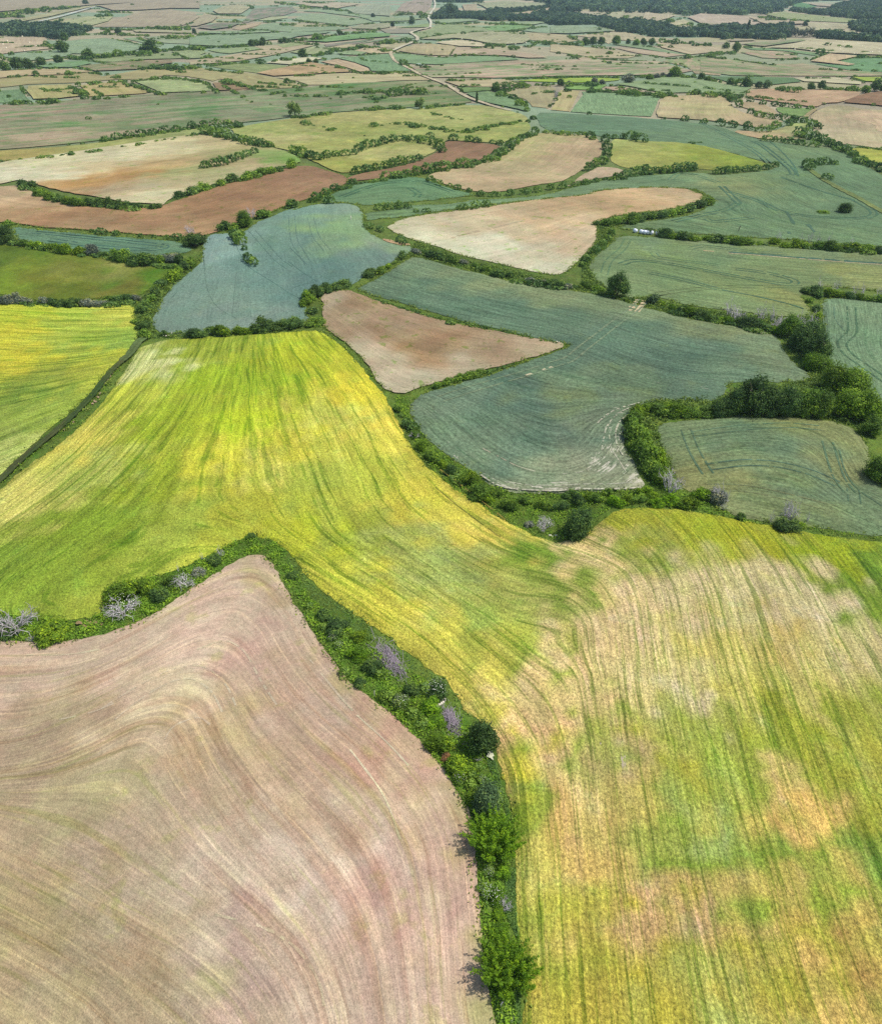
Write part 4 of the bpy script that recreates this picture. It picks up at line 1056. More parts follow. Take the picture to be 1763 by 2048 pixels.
for i in range(2):
    PROTO['twig', i] = (wood_mesh('bare_branches', branches(720 + i, 14, .22, 2, .022, 3, .55, .85), M_DEAD), None)
PROTO['snag', 0] = (wood_mesh('bare_branches', branches(740, 3, .12, 2, .03, 3, .2, 1.1), M_DEAD), None)

fr_ = np.random.default_rng(77)
d_ = rdir(150, fr_, .5)
FLOWER = mesh_np('blossom', *quads(d_ * np.array([.52, .52, .42]) * (.8 + .25 * fr_.random(150))[:, None] + np.array([0, 0, .34]), d_, .013 * (.6 + fr_.random(150)), fr_, .9), [M_FLOWER], smooth=False)

REST = []     # shrubs too small or too many to stand alone
ORD = ("first second third fourth fifth sixth seventh eighth ninth tenth eleventh twelfth thirteenth fourteenth fifteenth sixteenth seventeenth "
       "eighteenth nineteenth twentieth twenty-first twenty-second twenty-third twenty-fourth twenty-fifth twenty-sixth twenty-seventh").split()
N_IND = [0]
ASPECT = dict(bush=1.0, bushy=1.0, spiky=1.0, tree=1.0, oak=1.0, poplar=1.0, loose=1.0, twig=1.0, snag=1.0)


def blooms(label):
    import re
    head = re.split(r' (?:beside|between|above|under|below|at|on|near|behind|before|beyond|squeezed|against|casting|touching|next) ', label)[0]
    return 'flower' in head or 'blossom' in head


def place(kind, look, p, w, hscale, label, cat, group, name, parts=True, seed=None, heading_=None):
    """one plant at ground point p, w metres wide; crown and stem are its parts when they show"""
    rng = np.random.default_rng(seed if seed is not None else N_IND[0] * 7 + 3)
    N_IND[0] += 1
    nv = len([1 for k in PROTO if k[0] == kind])
    me, st = PROTO[kind, int(rng.integers(nv))]
    rz = rng.random() * 6.283
    w = w * (1.0 if kind in ('bush', 'bushy') else 1.0)
    s = (w, w * (.9 + .2 * rng.random()), w * hscale)
    mat = LM.get(look)

    def put(nm, mesh, parent):
        o = link(nm, mesh, parent)
        if mat is not None and mesh is me and kind not in ('twig', 'snag'):
            o.material_slots[0].link = 'OBJECT'
            o.material_slots[0].material = mat
        return o
    if parts and (st is not None or blooms(label)):
        root = link(name, None)
        put('crown' if kind in ('tree', 'oak', 'poplar', 'loose') else 'foliage', me, root)
        if st is not None:
            put('trunk' if kind in ('tree', 'oak', 'poplar', 'loose') else 'stem', st, root)
    else:
        root = put(name, me, None)
    if root.type == 'EMPTY' and blooms(label):
        link('blossom', FLOWER, root)
    root.location = (p[0], p[1], p[2] - .03)
    if heading_ is not None:
        rz = heading_ + (math.pi if rng.random() < .5 else 0)
        s = (w * (1.1 + .5 * rng.random()), w * (.75 + .2 * rng.random()), s[2] * (.8 + .35 * rng.random()))
    root.rotation_euler = (0, 0, rz)
    root.scale = s
    root['label'] = label
    root['category'] = cat
    if group:
        root['group'] = group
    return root


def row_points(s, fill):
    """explicit plants (fill 0) or plants strung along the line, as (px, py, width px)"""
    t = TILES['N']
    pts, w = [], 40.0
    for a in s.split():
        if a in TILES:
            t = TILES[a]
            continue
        v = [float(b) for b in a.split(',')]
        if len(v) > 2:
            w = v[2]
        pts.append((t[0] + v[0] / t[2], t[1] + v[1] / t[2], w / t[2]))
    pts = np.array(pts)
    if not fill:
        return pts
    out = []
    for a, b in zip(pts[:-1], pts[1:]):
        d = np.hypot(*(b - a)[:2])
        n = max(1, int(round(d / (fill * .5 * (a[2] + b[2])))))
        for j in range(n):
            out.append(a + (b - a) * j / n)
    out.append(pts[-1])
    out = np.array(out)
    out[:, 0] += RNG.normal(0, .12, len(out)) * out[:, 2]
    out[:, 1] += RNG.normal(0, .07, len(out)) * out[:, 2]
    out[:, 2] *= np.exp(RNG.normal(0, .33, len(out)))
    return out


ROWS = []


def heading(P):
    if len(P) < 2:
        return [None] * len(P)
    o = np.argsort(P[:, 0]) if np.ptp(P[:, 0]) > np.ptp(P[:, 1]) else np.argsort(P[:, 1])
    q = ground(P[o][:, :2])
    g = np.gradient(q[:, :2], axis=0)
    t = np.zeros(len(P))
    t[o] = np.arctan2(g[:, 1], g[:, 0])
    return t


def ROW(desc, looks, s, fill=.85, kind='bush', hs=.95, cat='shrub', individual=True, sort='x', noun='shrub'):
    P = row_points(s, fill)
    looks = looks.split()
    if individual:
        P = P[np.argsort(P[:, 0] if sort == 'x' else P[:, 1])]
        P = P[(P[:, 0] > -6) & (P[:, 0] < CW + 6)]
        ROWS.append((desc, looks, P, kind, hs, sort, noun))
        return
    D = heading(P)
    for (x, y, w), t in zip(P, D):
        yb = y + .30 * w
        if yb > -20 and RNG.random() > .12:
            REST.append((ground(np.array([x, yb])), (.80 if yb > 200 else 1.05) * w / scale_at(yb), hs * (.7 + .5 * RNG.random()), looks[int(RNG.integers(len(looks)))], t))


def build_rows(limit):
    """the hedges whose shrubs show largest stand as single shrubs; smaller ones go to the mass of shrubs"""
    for desc, looks, P, kind, hs, sort, noun in sorted(ROWS, key=lambda r: -float(np.median(r[2][:, 2]))):
        single = len(P) <= limit
        if single:
            limit -= len(P)
        D = heading(P)
        for i, (x, y, w) in enumerate(P):
            yb = y + .30 * w
            g = ground(np.array([x, yb]))
            wm = w / scale_at(yb)
            lk = looks[int(RNG.integers(len(looks)))]
            h = hs * (.85 + .3 * RNG.random())
            if not single:
                REST.append((g, wm, h, lk, D[i]))
                continue
            side = 'from the left' if sort == 'x' else 'from the top'
            lab = f"{ORD[i]} {noun} {side} {desc}"
            if len(lab.replace("-", " ").split()) < 13:
                lab = f"{LOOK[lk]} {noun}, {ORD[i]} {side} {desc}"
            place('bushy' if w > 26 else kind, lk, g, wm, h, lab, 'shrub', f"{noun}s {desc}", 'shrub', parts=w > 20, heading_=D[i])


def ONE(label, kind, look, s, hs=1.0, cat='shrub', name=None, parts=True):
    x, y, w = row_points(s, 0)[0]
    yb = y + (.30 * w if kind in ('bush', 'bushy', 'spiky', 'twig') else 0)
    g = ground(np.array([x, yb]))
    return place(kind, look, g, w / scale_at(yb), hs, label, cat, None, name or ('tree' if cat == 'tree' else 'shrub'), parts)


# ------------------------------------------------------------------ near strip between the stubble and the barley
S_ = "strip between stubble and barley"
ONE("spiky bright green sucker thicket nearest the photo's bottom edge beside the yellow barley", 'spiky', 'bright', "L 750,850,300", .9)
ONE("tall spiky bright green thicket casting shadow on the stubble, beyond the flowering bush", 'spiky', 'bright', "K 1010,1110,270", .9)
ONE("small bright green bush touching the far side of the thicket nearest the photo's bottom edge", 'bushy', 'bright', "L 690,620,140", .8)
ONE("small bright green bush beside grey dead twigs in the narrow strip", 'bushy', 'bright', "L 690,510,100", .7)
ONE("bright green bush half covered in white blossom between the two spiky thickets", 'bushy', 'bright', "L 650,360,150", .8)
ONE("white flowering bush on the stubble side of the bright blossom bush", 'bushy', 'mid', "L 600,330,120", .8)
ONE("narrow white flowering bush just below the tall spiky thicket", 'bushy', 'mid', "L 620,205,90", .8)
ONE("bright green bush squeezed against the barley below the spiky thicket", 'bushy', 'bright', "L 710,210,110", .8)
ONE("grey leafless twiggy bush between the flowering bush and the barley", 'twig', 'grey', "L 730,440,110", .7)
ONE("rounded bluish green tree directly above the tall spiky thicket", 'oak', 'blue', "K 960,930,230", 1.0, 'tree')
ONE("olive bush against the stubble edge below the bluish tree", 'bushy', 'olive', "K 860,850,110", .8)
ONE("white flowering bush beside the bluish tree, towards the barley", 'bushy', 'mid', "K 930,720,80", .7)
ONE("white flowering bush beside the stubble edge, under the broad olive bush", 'bushy', 'mid', "K 765,700,110", .8)
ONE("broad dark olive bush beside the fallen white branch", 'bushy', 'olive', "K 770,600,190", .9)
ONE("round dark green tree standing over the barley edge beside the brush pile", 'oak', 'dark', "K 925,510,235", 1.05, 'tree')
ONE("small reddish leaved shrub at the stubble edge near the fallen branch", 'bushy', 'red', "K 680,560,80", .7)
ONE("large olive green bush between the brush pile and the stubble", 'bushy', 'olive', "K 640,440,190", .9)
ONE("fresh bright green bush beside the white stones", 'bushy', 'bright', "K 580,190,150", .8)
ONE("bright green low bush under the white stones", 'bushy', 'bright', "K 600,310,130", .6)
ONE("cream flowering hawthorn bush at the stubble side above the white stones", 'bushy', 'light', "K 360,170,130", .9)
ONE("dark green bush beside the cream hawthorn bush", 'bushy', 'mid', "K 250,130,110", .7)
ONE("dark green flowering bush below the purple brush pile, beside the barley", 'bushy', 'dark', "J 1045,1010,150", .8)
ONE("dark bush between the brush pile and the cream hawthorn", 'bushy', 'dark', "J 900,1010,120", .8)
ONE("small dark green bush on the stubble side under the brush pile", 'bushy', 'dark', "J 570,985,90", .8)
ONE("dark green rounded bush against the purple brush pile", 'bushy', 'dark', "J 640,880,130", .8)
ONE("yellowish green bush at the head of the brush pile", 'bushy', 'bright', "J 540,795,130", .8)
ONE("white flowering shrub above the yellowish green bush, stubble side", 'bushy', 'mid', "J 430,745,70", .8)
ONE("small white flowering shrub next to the dark twin bushes", 'bushy', 'mid', "J 390,700,70", .8)
ONE("olive brown bush at the far end of the purple brush pile", 'bushy', 'olive', "J 565,680,110", .8)
ONE("dark green bush, lower one of the pair beside the bank", 'bushy', 'dark', "J 430,625,150", .75)
ONE("dark green bush, upper one of the pair beside the bank", 'bushy', 'dark', "J 350,545,110", .8)
ONE("small dark bush alone high in the strip near the stubble tip", 'bushy', 'dark', "J 150,305,75", .8)
for s in ("J 620,700,50", "J 700,930,80", "J 250,500,60", "J 330,640,70", "J 470,920,80", "J 740,1070,100", "J 820,1110,110", "K 440,260,110", "K 500,330,100", "K 530,80,110", "K 850,690,90", "K 850,760,90", "K 900,640,70"):
    x, y, w = row_points(s, 0)[0]
    REST.append((ground(np.array([x, y + .3 * w])), w / scale_at(y), .6, 'bright', None))

# hedge over the stubble, at the photo's left
ONE("big bare grey thorn bush at the photo's left edge above the stubble", 'twig', 'grey', "M 95,700,230", .95)
ONE("leafy dark bush behind the big bare grey thorn bush", 'bushy', 'dark', "M 40,740,150", .7)
ONE("olive brown low bush between the grey thorn bush and bare red bank", 'bushy', 'olive', "M 290,745,190", .6)
ONE("olive green bush behind the grey flowering thorn", 'bushy', 'olive', "M 680,520,200", .75)
ONE("grey twiggy thorn bush with white flowers leaning over the stubble edge", 'twig', 'grey', "M 680,625,180", .8)
ONE("dark olive bush beside the grey flowering thorn", 'bushy', 'olive', "M 800,510,130", .8)
ONE("round dark green bush on the stubble side of the thorn hedge", 'bushy', 'dark', "M 880,555,110", .8)
ONE("fresh green bush in the thorn hedge before the white blossom", 'bushy', 'mid', "M 940,490,100", .8)
ONE("grey thorn shrub covered in white blossom below the dead stems", 'twig', 'grey', "M 1020,485,120", .7)
ONE("small white blossoming shrub beside the grey thorn shrub", 'bushy', 'grey', "M 1095,440,80", .7)
ONE("dark green round bush before the bright undergrowth at the stubble tip", 'bushy', 'dark', "M 1180,375,90", .8)
ONE("pale grey leafless sapling above the dark round bush", 'snag', 'grey', "M 1215,370,60", 1.5)
ONE("thin dead stem standing on the barley edge above the white blossom", 'snag', 'grey', "M 1120,390,30", 2.5)
ONE("thin dead stem beside the fresh green bush in the thorn hedge", 'snag', 'grey', "M 985,450,30", 2.0)
ONE("small dark conifer-like shrub at the barley edge above the bright undergrowth", 'bushy', 'dark', "M 1385,250,50", 1.1)
ONE("small dark bush beyond the stubble tip, on the strip's upper end", 'bushy', 'dark', "M 1620,460,60", .8)
ONE("little grey twiggy shrub on the stubble edge near the thorn bush", 'twig', 'grey', "M 172,815,45", .8)

# clump between barley and wheat
ONE("dense round dark green tree where the barley narrows, beside the white stones", 'oak', 'dark', "H 1685,1140,190", 1.0, 'tree')
ONE("greyish white flowering bush beside the dense round dark tree", 'twig', 'grey', "H 1495,1070,110", .8)
ONE("smaller white flowering bush beyond the greyish flowering bush", 'bushy', 'grey', "H 1405,1078,60", .8)
for lab, kind, lk, s, h in (
    ("bright dark-green tree in the shrub strip below the wheat corner", 'bushy', 'mid', "H 1095,880,130", 1.0),
    ("olive shrub above the mid-green tree in the shrub strip", 'bushy', 'olive', "H 1050,800,120", .9)):
    ONE(lab, kind, lk, s, h)
ROW("along the strip dividing bright barley from blue-green wheat", "dark mid mid olive", "H 640,395,70 690,490,75 735,550,55 770,605,90 845,670,100 900,720,80 940,755,80 1160,920,90 1210,900,80 1280,960,90 1390,930,80 1480,960,80 1580,960,90 1650,900,90 1700,940,90", 0, sort='y')
ONE("grey twiggy shrub in the strip beside the barley's edge", 'twig', 'grey', "H 730,560,55", .7)
# the wood round the small wheat field
W_ = "wooded row above the small wheat field"
T = lambda lab, kind, lk, s, h: ONE(lab, kind, lk, s, h, 'tree')
T("tall dark broad tree at the middle of the wooded row above the small wheat field", 'oak', 'dark', "I 985,425,200", 1.15)
T("tall dark tree just left of the broadest tree over the small wheat field", 'oak', 'dark', "I 890,435,150", 1.1)
T("dark tree just right of the broadest tree over the small wheat field", 'oak', 'dark', "I 1085,435,170", 1.15)
T("fourth tall dark tree from the left over the small wheat field", 'oak', 'dark', "I 1190,440,170", 1.05)
T("lighter green tree closing the tall dark row over the small wheat field", 'oak', 'mid', "I 1300,440,170", 1.1)
T("low dark tree at the foot of the row's left end, wheat behind", 'oak', 'dark', "I 805,440,120", 1.0)
T("bright green tree behind the dark row's right end", 'oak', 'mid', "I 1395,450,150", 1.1)
T("bright yellowish green tree, upper one on the wheat field's right shoulder", 'oak', 'olive', "I 1480,300,190", .9)
T("bright yellowish green broad tree at the bend of the tree belt", 'oak', 'olive', "I 1580,330,210", .9)
T("yellowish green tree between the bend and the small field's corner", 'oak', 'olive', "I 1560,440,200", .9)
T("yellowish green tree over the small wheat field's upper right corner", 'oak', 'olive', "I 1655,460,190", .9)
T("dark green tree hanging over the small field's right edge", 'oak', 'mid', "I 1690,550,130", .9)
T("bright green tree, topmost of the belt running down between wheat fields", 'oak', 'mid', "G 1210,860,130", 1.0)
T("large dark green tree in the belt running down between wheat fields", 'oak', 'dark', "G 1290,930,180", 1.0)
T("largest dark green tree of the belt, casting shadow on the wheat", 'oak', 'dark', "G 1360,1000,170", 1.0)
T("bright green bushy tree at the foot of the belt's dark trees", 'oak', 'bright', "G 1350,1050,120", .8)
T("green tree joining the belt to the yellowish trees below", 'oak', 'mid', "G 1400,1060,110", .9)
T("dark green tree at the photo's right edge beside the small wheat field", 'oak', 'mid', "I 1740,820,170", 1.0)
ROW("in the low hedge over the small wheat field's left corner", "mid olive mid", "I 345,410,110 400,400,110 460,400,110 530,405,120 600,410,110 660,415,90 710,405,120", 0, hs=.9)
ROW("down the hedge on the small wheat field's left side", "mid mid olive", "I 300,450,120 310,520,140 345,590,150 375,650,150 410,710,130 445,690,110 430,770,110 460,800,110", 0, sort='y', hs=1.0)
ONE("grey bare twiggy bush at the lower end of the small field's left hedge", 'twig', 'grey', "I 510,850,140", 1.2)
ONE("bright green bush beside the leaning dead stems under the small wheat field", 'bushy', 'bright', "I 700,900,110", 1.0)
ONE("grey green bush holding the leaning dead stems", 'bushy', 'grey', "I 780,910,130", 1.0)
ONE("leaning silver dead stems rising from the grey green bush", 'twig', 'grey', "I 805,920,100", 1.7)
ONE("brownish thorn bush at the barley's top edge", 'bushy', 'olive', "I 640,950,110", .9)
ONE("pale dead stems between the grey green bush and the lone small shrub", 'snag', 'grey', "I 835,1000,50", 1.3)
ONE("small lone dark shrub on the barley's top edge", 'bushy', 'dark', "I 930,1028,60", .9)
ONE("dark round shrub under the tall bare stems on the barley's top edge", 'bushy', 'dark', "I 1190,1060,150", .8)
ONE("olive shrub beside the dark round shrub with bare stems", 'bushy', 'olive', "I 1265,1075,80", .8)
ONE("tall bare silver stems above the dark round shrub", 'twig', 'grey', "I 1215,1020,110", 1.5)
ONE("bare grey sapling standing before the dark round shrub", 'snag', 'grey', "I 1110,1075,50", 1.6)
ONE("bare grey sapling standing behind the olive shrub", 'snag', 'grey', "I 1320,1070,45", 1.7)
ROW("in the green verge under the small wheat field", "mid bright olive", "I 30,910,70 90,920,80 150,890,70 200,940,80 260,930,80 330,920,80 380,890,90 440,950,80 520,930,90 580,960,70", 0)
# middle hedges ---------------------------------------------------------------
ONE("round dark tree standing alone on the verge between the two big wheat fields", 'oak', 'dark', "G 205,625,140", 1.0, 'tree')
ONE("small bluish conifer-like tree beside the pale wheel track gateway", 'tree', 'blue', "G 410,672,70", 1.0, 'tree')
ONE("lone dark tree standing in the middle of the wheat at upper right", 'oak', 'dark', "G 1540,135,78", .85, 'tree')
ONE("low dark scrub beside the lone tree in the wheat", 'bushy', 'mid', "G 1415,118,70", .5)
for i, s in enumerate(("G 850,735,90", "G 895,740,110", "G 1035,755,80", "G 1050,770,60", "G 1110,770,80", "G 1155,775,110", "G 1265,790,70", "G 1300,800,100", "G 1345,800,80")):
    ONE(f"{ORD[i]} bare silver sapling from the left in the hedge behind the tree belt", 'twig' if i in (1, 5, 7) else 'snag', 'grey', s, 1.0 if i in (1, 5, 7) else 1.25)
for i, s in enumerate(("G 1390,600,60", "G 1480,600,60", "G 1590,625,60", "G 1640,630,60", "G 1730,640,60")):
    ONE(f"{ORD[i]} bare grey sapling from the left above the far right wheat", 'snag', 'grey', s, 1.5)
for i, s in enumerate(("G 1155,300,50", "G 1280,315,50", "G 1330,310,60", "G 1380,315,50", "G 1440,320,50", "G 1580,335,50")):
    ONE(f"{ORD[i]} bare grey sapling from the left in the long hedge right of the bales", 'snag', 'grey', s, 1.3)
ROW("along the hedge from the pale gateway to the tree belt", "mid olive dark bright", "G 470,665,50 530,690,60 590,700,70 630,715,75 690,730,85 745,745,80 800,755,60 860,765,60 950,775,105 1030,795,70 1090,815,70 1140,830,60", 0)
ROW("in the dark hedge end beside the far right wheat field", "dark olive mid", "G 1310,590,60 1350,585,90 1390,610,60 1340,640,60 1370,690,60 1385,740,60 1390,800,90", 0, sort='y')
ROW("in the hedge above the far right wheat", "olive mid dark", "G 1450,600,80 1510,610,70 1570,620,70 1630,630,70 1690,635,70 1750,640,70", 0)
ROW("along the hedge behind the white wrapped bales", "mid dark olive", "G 475,255,80 525,262,80 590,272,75 660,280,75 735,285,50 800,292,75 860,297,70 920,300,85 970,305,70", 0)
ROW("along the hedge continuing right from the wrapped bales hedge", "olive mid dark", "G 1040,308,50 1115,295,60 1180,320,60 1240,318,70 1310,320,70 1390,325,70 1470,330,90 1540,335,85 1610,345,75 1670,340,90 1740,355,70", 0)
ONE("dark shrub standing close behind the first wrapped bales", 'bushy', 'dark', "G 388,238,60", .9)
ONE("olive shrub on the grassy corner near the wrapped bales", 'bush', 'olive', "G 180,235,45", .8)
ROW("in the curving hedge below the cream field's right end", "mid dark", "G 95,190,55 145,190,60 195,185,60 280,170,95 340,160,80 400,150,70 465,145,70 525,130,75 585,118,75 640,105,70 695,85,70 745,65,70", 0)
ROW("on the rough verge curving down the cream field's right side", "mid olive", "G 20,400,50 75,355,60 120,320,50 150,290,50 170,255,45", 0)
ROW("along the verge below the cream field", "mid grey dark", "E 735,355,50 830,375,65 880,385,75 945,405,65 1015,420,45 1085,445,45 1150,465,50 1235,495,70 1300,500,55 1400,525,60 1480,535,60 1550,550,90 1625,565,60 G 20,560,60 80,572,60", 0)
ROW("in the hedge corner between pale wheat and brown triangle field", "dark olive mid", "E 475,475,90 535,465,70 575,445,45 662,382,50 300,548,95 255,565,70 205,580,85 150,600,90 110,620,95 95,650,80 145,700,70 150,765,95 20,785,85", 0)
ROW("along the lower edge of the brown triangle field", "mid", "H 860,265,50 930,240,60 1000,220,60 1090,190,80 1050,210,60", 0)
ROW("on the rough wedge left of the cream field", "dark mid", "E 460,210,45 530,230,40 655,298,50", 0)
ROW("in the hedge along the goblet-shaped wheat field's bottom edge", "dark dark olive", "D 965,842,45 1165,835,110 1235,815,60 1315,820,110 1415,820,85 1470,830,55 1545,800,110 1610,800,60 1645,790,95 1710,775,105", 0)
ROW("up the left side of the goblet-shaped wheat field", "dark olive mid", "D 845,790,90 800,770,60 860,840,70 850,680,95 890,640,60 920,590,70 950,545,70 930,570,50 1040,490,100 1090,445,80 1120,420,95", 0, sort='y')
ROW("in the hedge over the dark olive meadow", "mid olive dark grey", "D 85,305,60 150,310,65 215,320,75 295,335,65 370,345,85 460,355,75 540,350,85 610,370,55 712,378,115 840,405,130 935,410,60 1000,390,90 1060,410,70", 0)
ONE("large dark tree at the photo's left edge by the olive meadow", 'oak', 'dark', "D 28,315,115", .95, 'tree')
ONE("small dark shrub on the brown field's edge at the photo's left", 'bush', 'mid', "D 45,190,75", .7)
ROW("along the brown ploughed field's lower edge", "mid", "D 598,245,50 688,255,42 545,240,25 830,268,30 910,272,25 985,280,30 1045,280,50", 0)
ROW("in the hedge between olive meadow and left barley", "dark mid grey", "D 30,640,100 100,640,80 150,650,60 265,655,60 310,655,70 370,665,80 440,660,80 510,655,75 575,655,80 640,640,70 700,635,70 755,632,60 800,635,50", 0)
ONE("large dark shrub at the top of the goblet-shaped wheat field", 'bushy', 'dark', "D 1148,295,120", .95)
ONE("bare pinkish twiggy shrub behind the large dark shrub", 'twig', 'grey', "D 1122,240,60", 1.2)
ONE("tall green tree on the brown field's edge above the wheat", 'oak', 'mid', "D 1440,215,85", 1.15, 'tree')
ONE("grey leafless shrub leaning on the tall green tree", 'twig', 'grey', "D 1478,150,55", 1.4)
ROW("beside the tall green tree at the wheat's top", "dark mid", "D 1325,215,70 1388,212,65 1552,142,75 1730,78,75", 0)
ROW("in the short hedge dipping into the goblet-shaped wheat", "dark olive", "D 1385,265,70 1415,290,80 1440,345,40 1460,405,60 1490,425,60", 0, sort='y')
ROW("under the cream and orange bare field", "mid dark", "A 140,1075,70 190,1090,60 240,1120,75 D 240,10,80 300,35,80 350,50,75 410,60,80 460,68,85 520,72,75 580,72,85 640,75,80 700,85,80 760,92,60 800,92,60 915,92,65", 0)
ROW("along the ploughed field's upper edge by the orange soil", "mid dark", "A 1060,1140,60 1120,1128,70 1195,1095,85 1290,1078,60 1380,1050,70 1470,1033,75 1535,1012,70 1590,1005,60 1640,990,65 1720,968,70", 0)
ROW("in the short hedge lying within the cream field", "dark mid", "A 1210,975,55 1255,968,60 1305,958,65 1360,940,60 1410,925,55 1450,908,55 1495,893,45", 0)
ROW("down the hedge at the cream field's right end", "dark mid", "A 1210,772,60 1255,780,65 1300,795,60 1345,805,65 1390,815,60 1440,830,65 1490,838,65 1540,848,60 1580,852,55", 0)
ROW("along the hedge over the narrow yellow strip", "mid dark", "A 620,822,45 690,808,50 760,795,50 830,785,50 900,775,50 970,765,50 1040,755,45 1130,742,50 1200,735,60 1270,732,60 1340,728,60 1400,735,55", 0)
ROW("along the hedge below the middle hay meadows at left", "mid dark", "B 20,880,55 70,895,60 120,910,60 160,925,60 215,915,55 265,908,50 320,905,50 365,900,45", 0)
ROW("in the curved hedge inside the hay meadow", "mid dark grey", "B 405,875,60 450,858,65 500,845,60 550,832,60 605,820,60 660,815,45 710,818,45 760,808,40 820,800,40", 0)
ROW("along the hedge below the lens-shaped hay meadow", "mid dark grey", "B 395,1005,55 450,995,60 505,985,60 560,972,50 605,968,60 650,952,70 705,945,55 755,935,50", 0)
ROW("in the hooked hedge above the chocolate brown field", "mid dark", "B 735,825,50 790,830,55 840,838,55 875,855,65 890,880,55", 0)
ROW("standing along the chocolate brown field's top edge", "grey mid dark", "B 960,812,55 1050,818,55 1100,828,45 1190,838,35 1230,842,35", 0)
ROW("down the hedge towards the chocolate brown field", "mid dark", "B 1160,935,60 1205,915,60 1245,893,60 1285,865,60 1315,835,65 1355,815,50 1395,797,45 1435,775,50", 0)
ROW("along the chocolate brown field's lower edge", "mid", "B 565,1040,55 620,1032,60 680,1022,55 740,1012,60 800,1000,70 850,990,60 905,985,75 960,975,50 1010,965,80 1080,958,50", 0)
ROW("at the brown ploughed field's right tip", "mid dark", "B 150,1165,60 210,1135,60 265,1108,55 365,1068,45", 0)
ROW("along the tan striped field's lower edge", "mid dark", "B 825,1058,45 870,1078,40 940,1092,30 985,1105,40 1050,1120,35 1120,1138,45 1200,1142,45 1290,1135,45 1380,1125,50 1450,1115,45 1530,1100,50 1600,1095,50 1670,1085,45 1730,1072,45", 0)
ROW("on the small banks in the narrow wheat strip", "mid", "E 530,105,45 580,102,50 640,97,55 690,98,45 1010,102,50 1080,95,55 1150,85,50 800,122,35 740,125,30 235,62,70", 0)
ROW("in the hedge between the wheat and the tan striped field", "dark mid", "C 135,820,55 145,860,60 145,905,60 125,945,65 80,960,60 40,985,55", 0, sort='y')
ROW("along the olive meadow's lower hedge among the wheat", "mid dark", "C 205,1040,55 255,1025,60 310,1010,65 370,1000,60 430,1000,55 490,1000,60 545,995,60 600,988,70 650,985,55", 0)
ROW("at the olive meadow's pointed end among the wheat", "mid dark", "C 800,1005,55 850,1005,55 900,998,50 960,992,50 1020,990,50 1080,982,45 1130,970,45", 0)
ROW("at the olive meadow's far left corner hedge", "dark mid", "C 190,805,35 240,805,40 285,805,60 340,815,65", 0)
ROW("in the scrub round the right-hand wheat corner", "mid dark", "C 1315,970,60 1350,962,60 1390,955,60 1435,952,50 1480,960,40 1440,1045,50 1335,985,60", 0)
ROW("in the dark hedge beside the big tan field at right", "dark mid", "C 1275,775,60 1320,785,60 1365,800,60 1410,820,60 1455,840,60 1500,858,55 1545,880,60 1590,910,60 1645,945,50 1700,968,55 1750,985,60", 0)
ROW("dotted along the tan hourglass field's lower edge", "dark mid", "C 480,697,18 605,698,42 712,715,35 808,725,50 880,735,48 970,748,55 1060,762,60 1130,748,60 1210,728,50 1240,705,55", 0)
ROW("in the low hedge over the round tan patch at right", "mid dark", "C 1085,818,45 1150,822,45 1215,830,50 1280,838,50 1350,848,55", 0)
ROW("standing grey-stemmed beside the pink field at right", "grey dark mid", "C 850,562,45 880,580,55 900,612,55 985,592,35 1060,605,40 1130,612,40 1190,620,40 1260,628,40 1340,635,35", 0)
ROW("in the grey hedge crossing the tan and green fields", "dark mid grey", "C 990,658,45 1040,675,50 1090,688,45 1150,692,45 1200,698,50 1250,705,50 1300,712,45 1350,730,60 1385,745,50", 0)
# low growth along the middle hedges and everything farther away: one mass of shrubs
def far(looks, s, fill=.60, hs=.70):
    for seg in s.split(';'):
        if seg.strip():
            ROW("", looks, seg, fill, individual=False, hs=hs)


M3 = "dark mid mid olive"
far(M3, "E 490,640,26 600,672,26 720,707,30 850,742,28 1000,772,28 1150,802,30 1300,836,30 1450,877,30 1550,892,26; H 820,280,30 1000,228,36 1200,175,30 1330,130,26; H 620,330,26 660,430,40 720,500,45 800,600,60 880,690,60 1000,790,70; E 740,330,34 900,400,40 1100,450,45 1300,510,50 1500,550,55 G 0,575,50 200,625,50 350,660,40; G 480,690,40 700,750,50 900,785,50 1100,835,50; G 1000,315,36 1250,325,40 1450,345,45 1763,360,45; G 0,430,40 60,380,40 130,310,40 180,240,40", .9, .55)
far(M3, "B 130,1165,40 250,1110,40 B 560,1045,40 800,1005,40 1080,962,40 1200,920,45 1310,850,45 1430,780,45; D 90,305,45 300,345,45 600,385,45 800,415,50 1050,440,50; D 0,655,50 300,670,50 600,665,50 790,645,45; A 130,1080,50 240,1130,50 D 300,35,55 600,80,55 900,95,45; A 1060,1140,45 1380,1055,45 1720,970,45; C 190,1045,40 420,1005,40 640,990,40; C 1270,780,40 1480,850,40 1763,995,45; A 600,825,35 1100,750,35 1420,740,40; A 1190,775,45 1590,855,45; B 0,888,42 170,930,42; B 440,795,22", .6, .5)
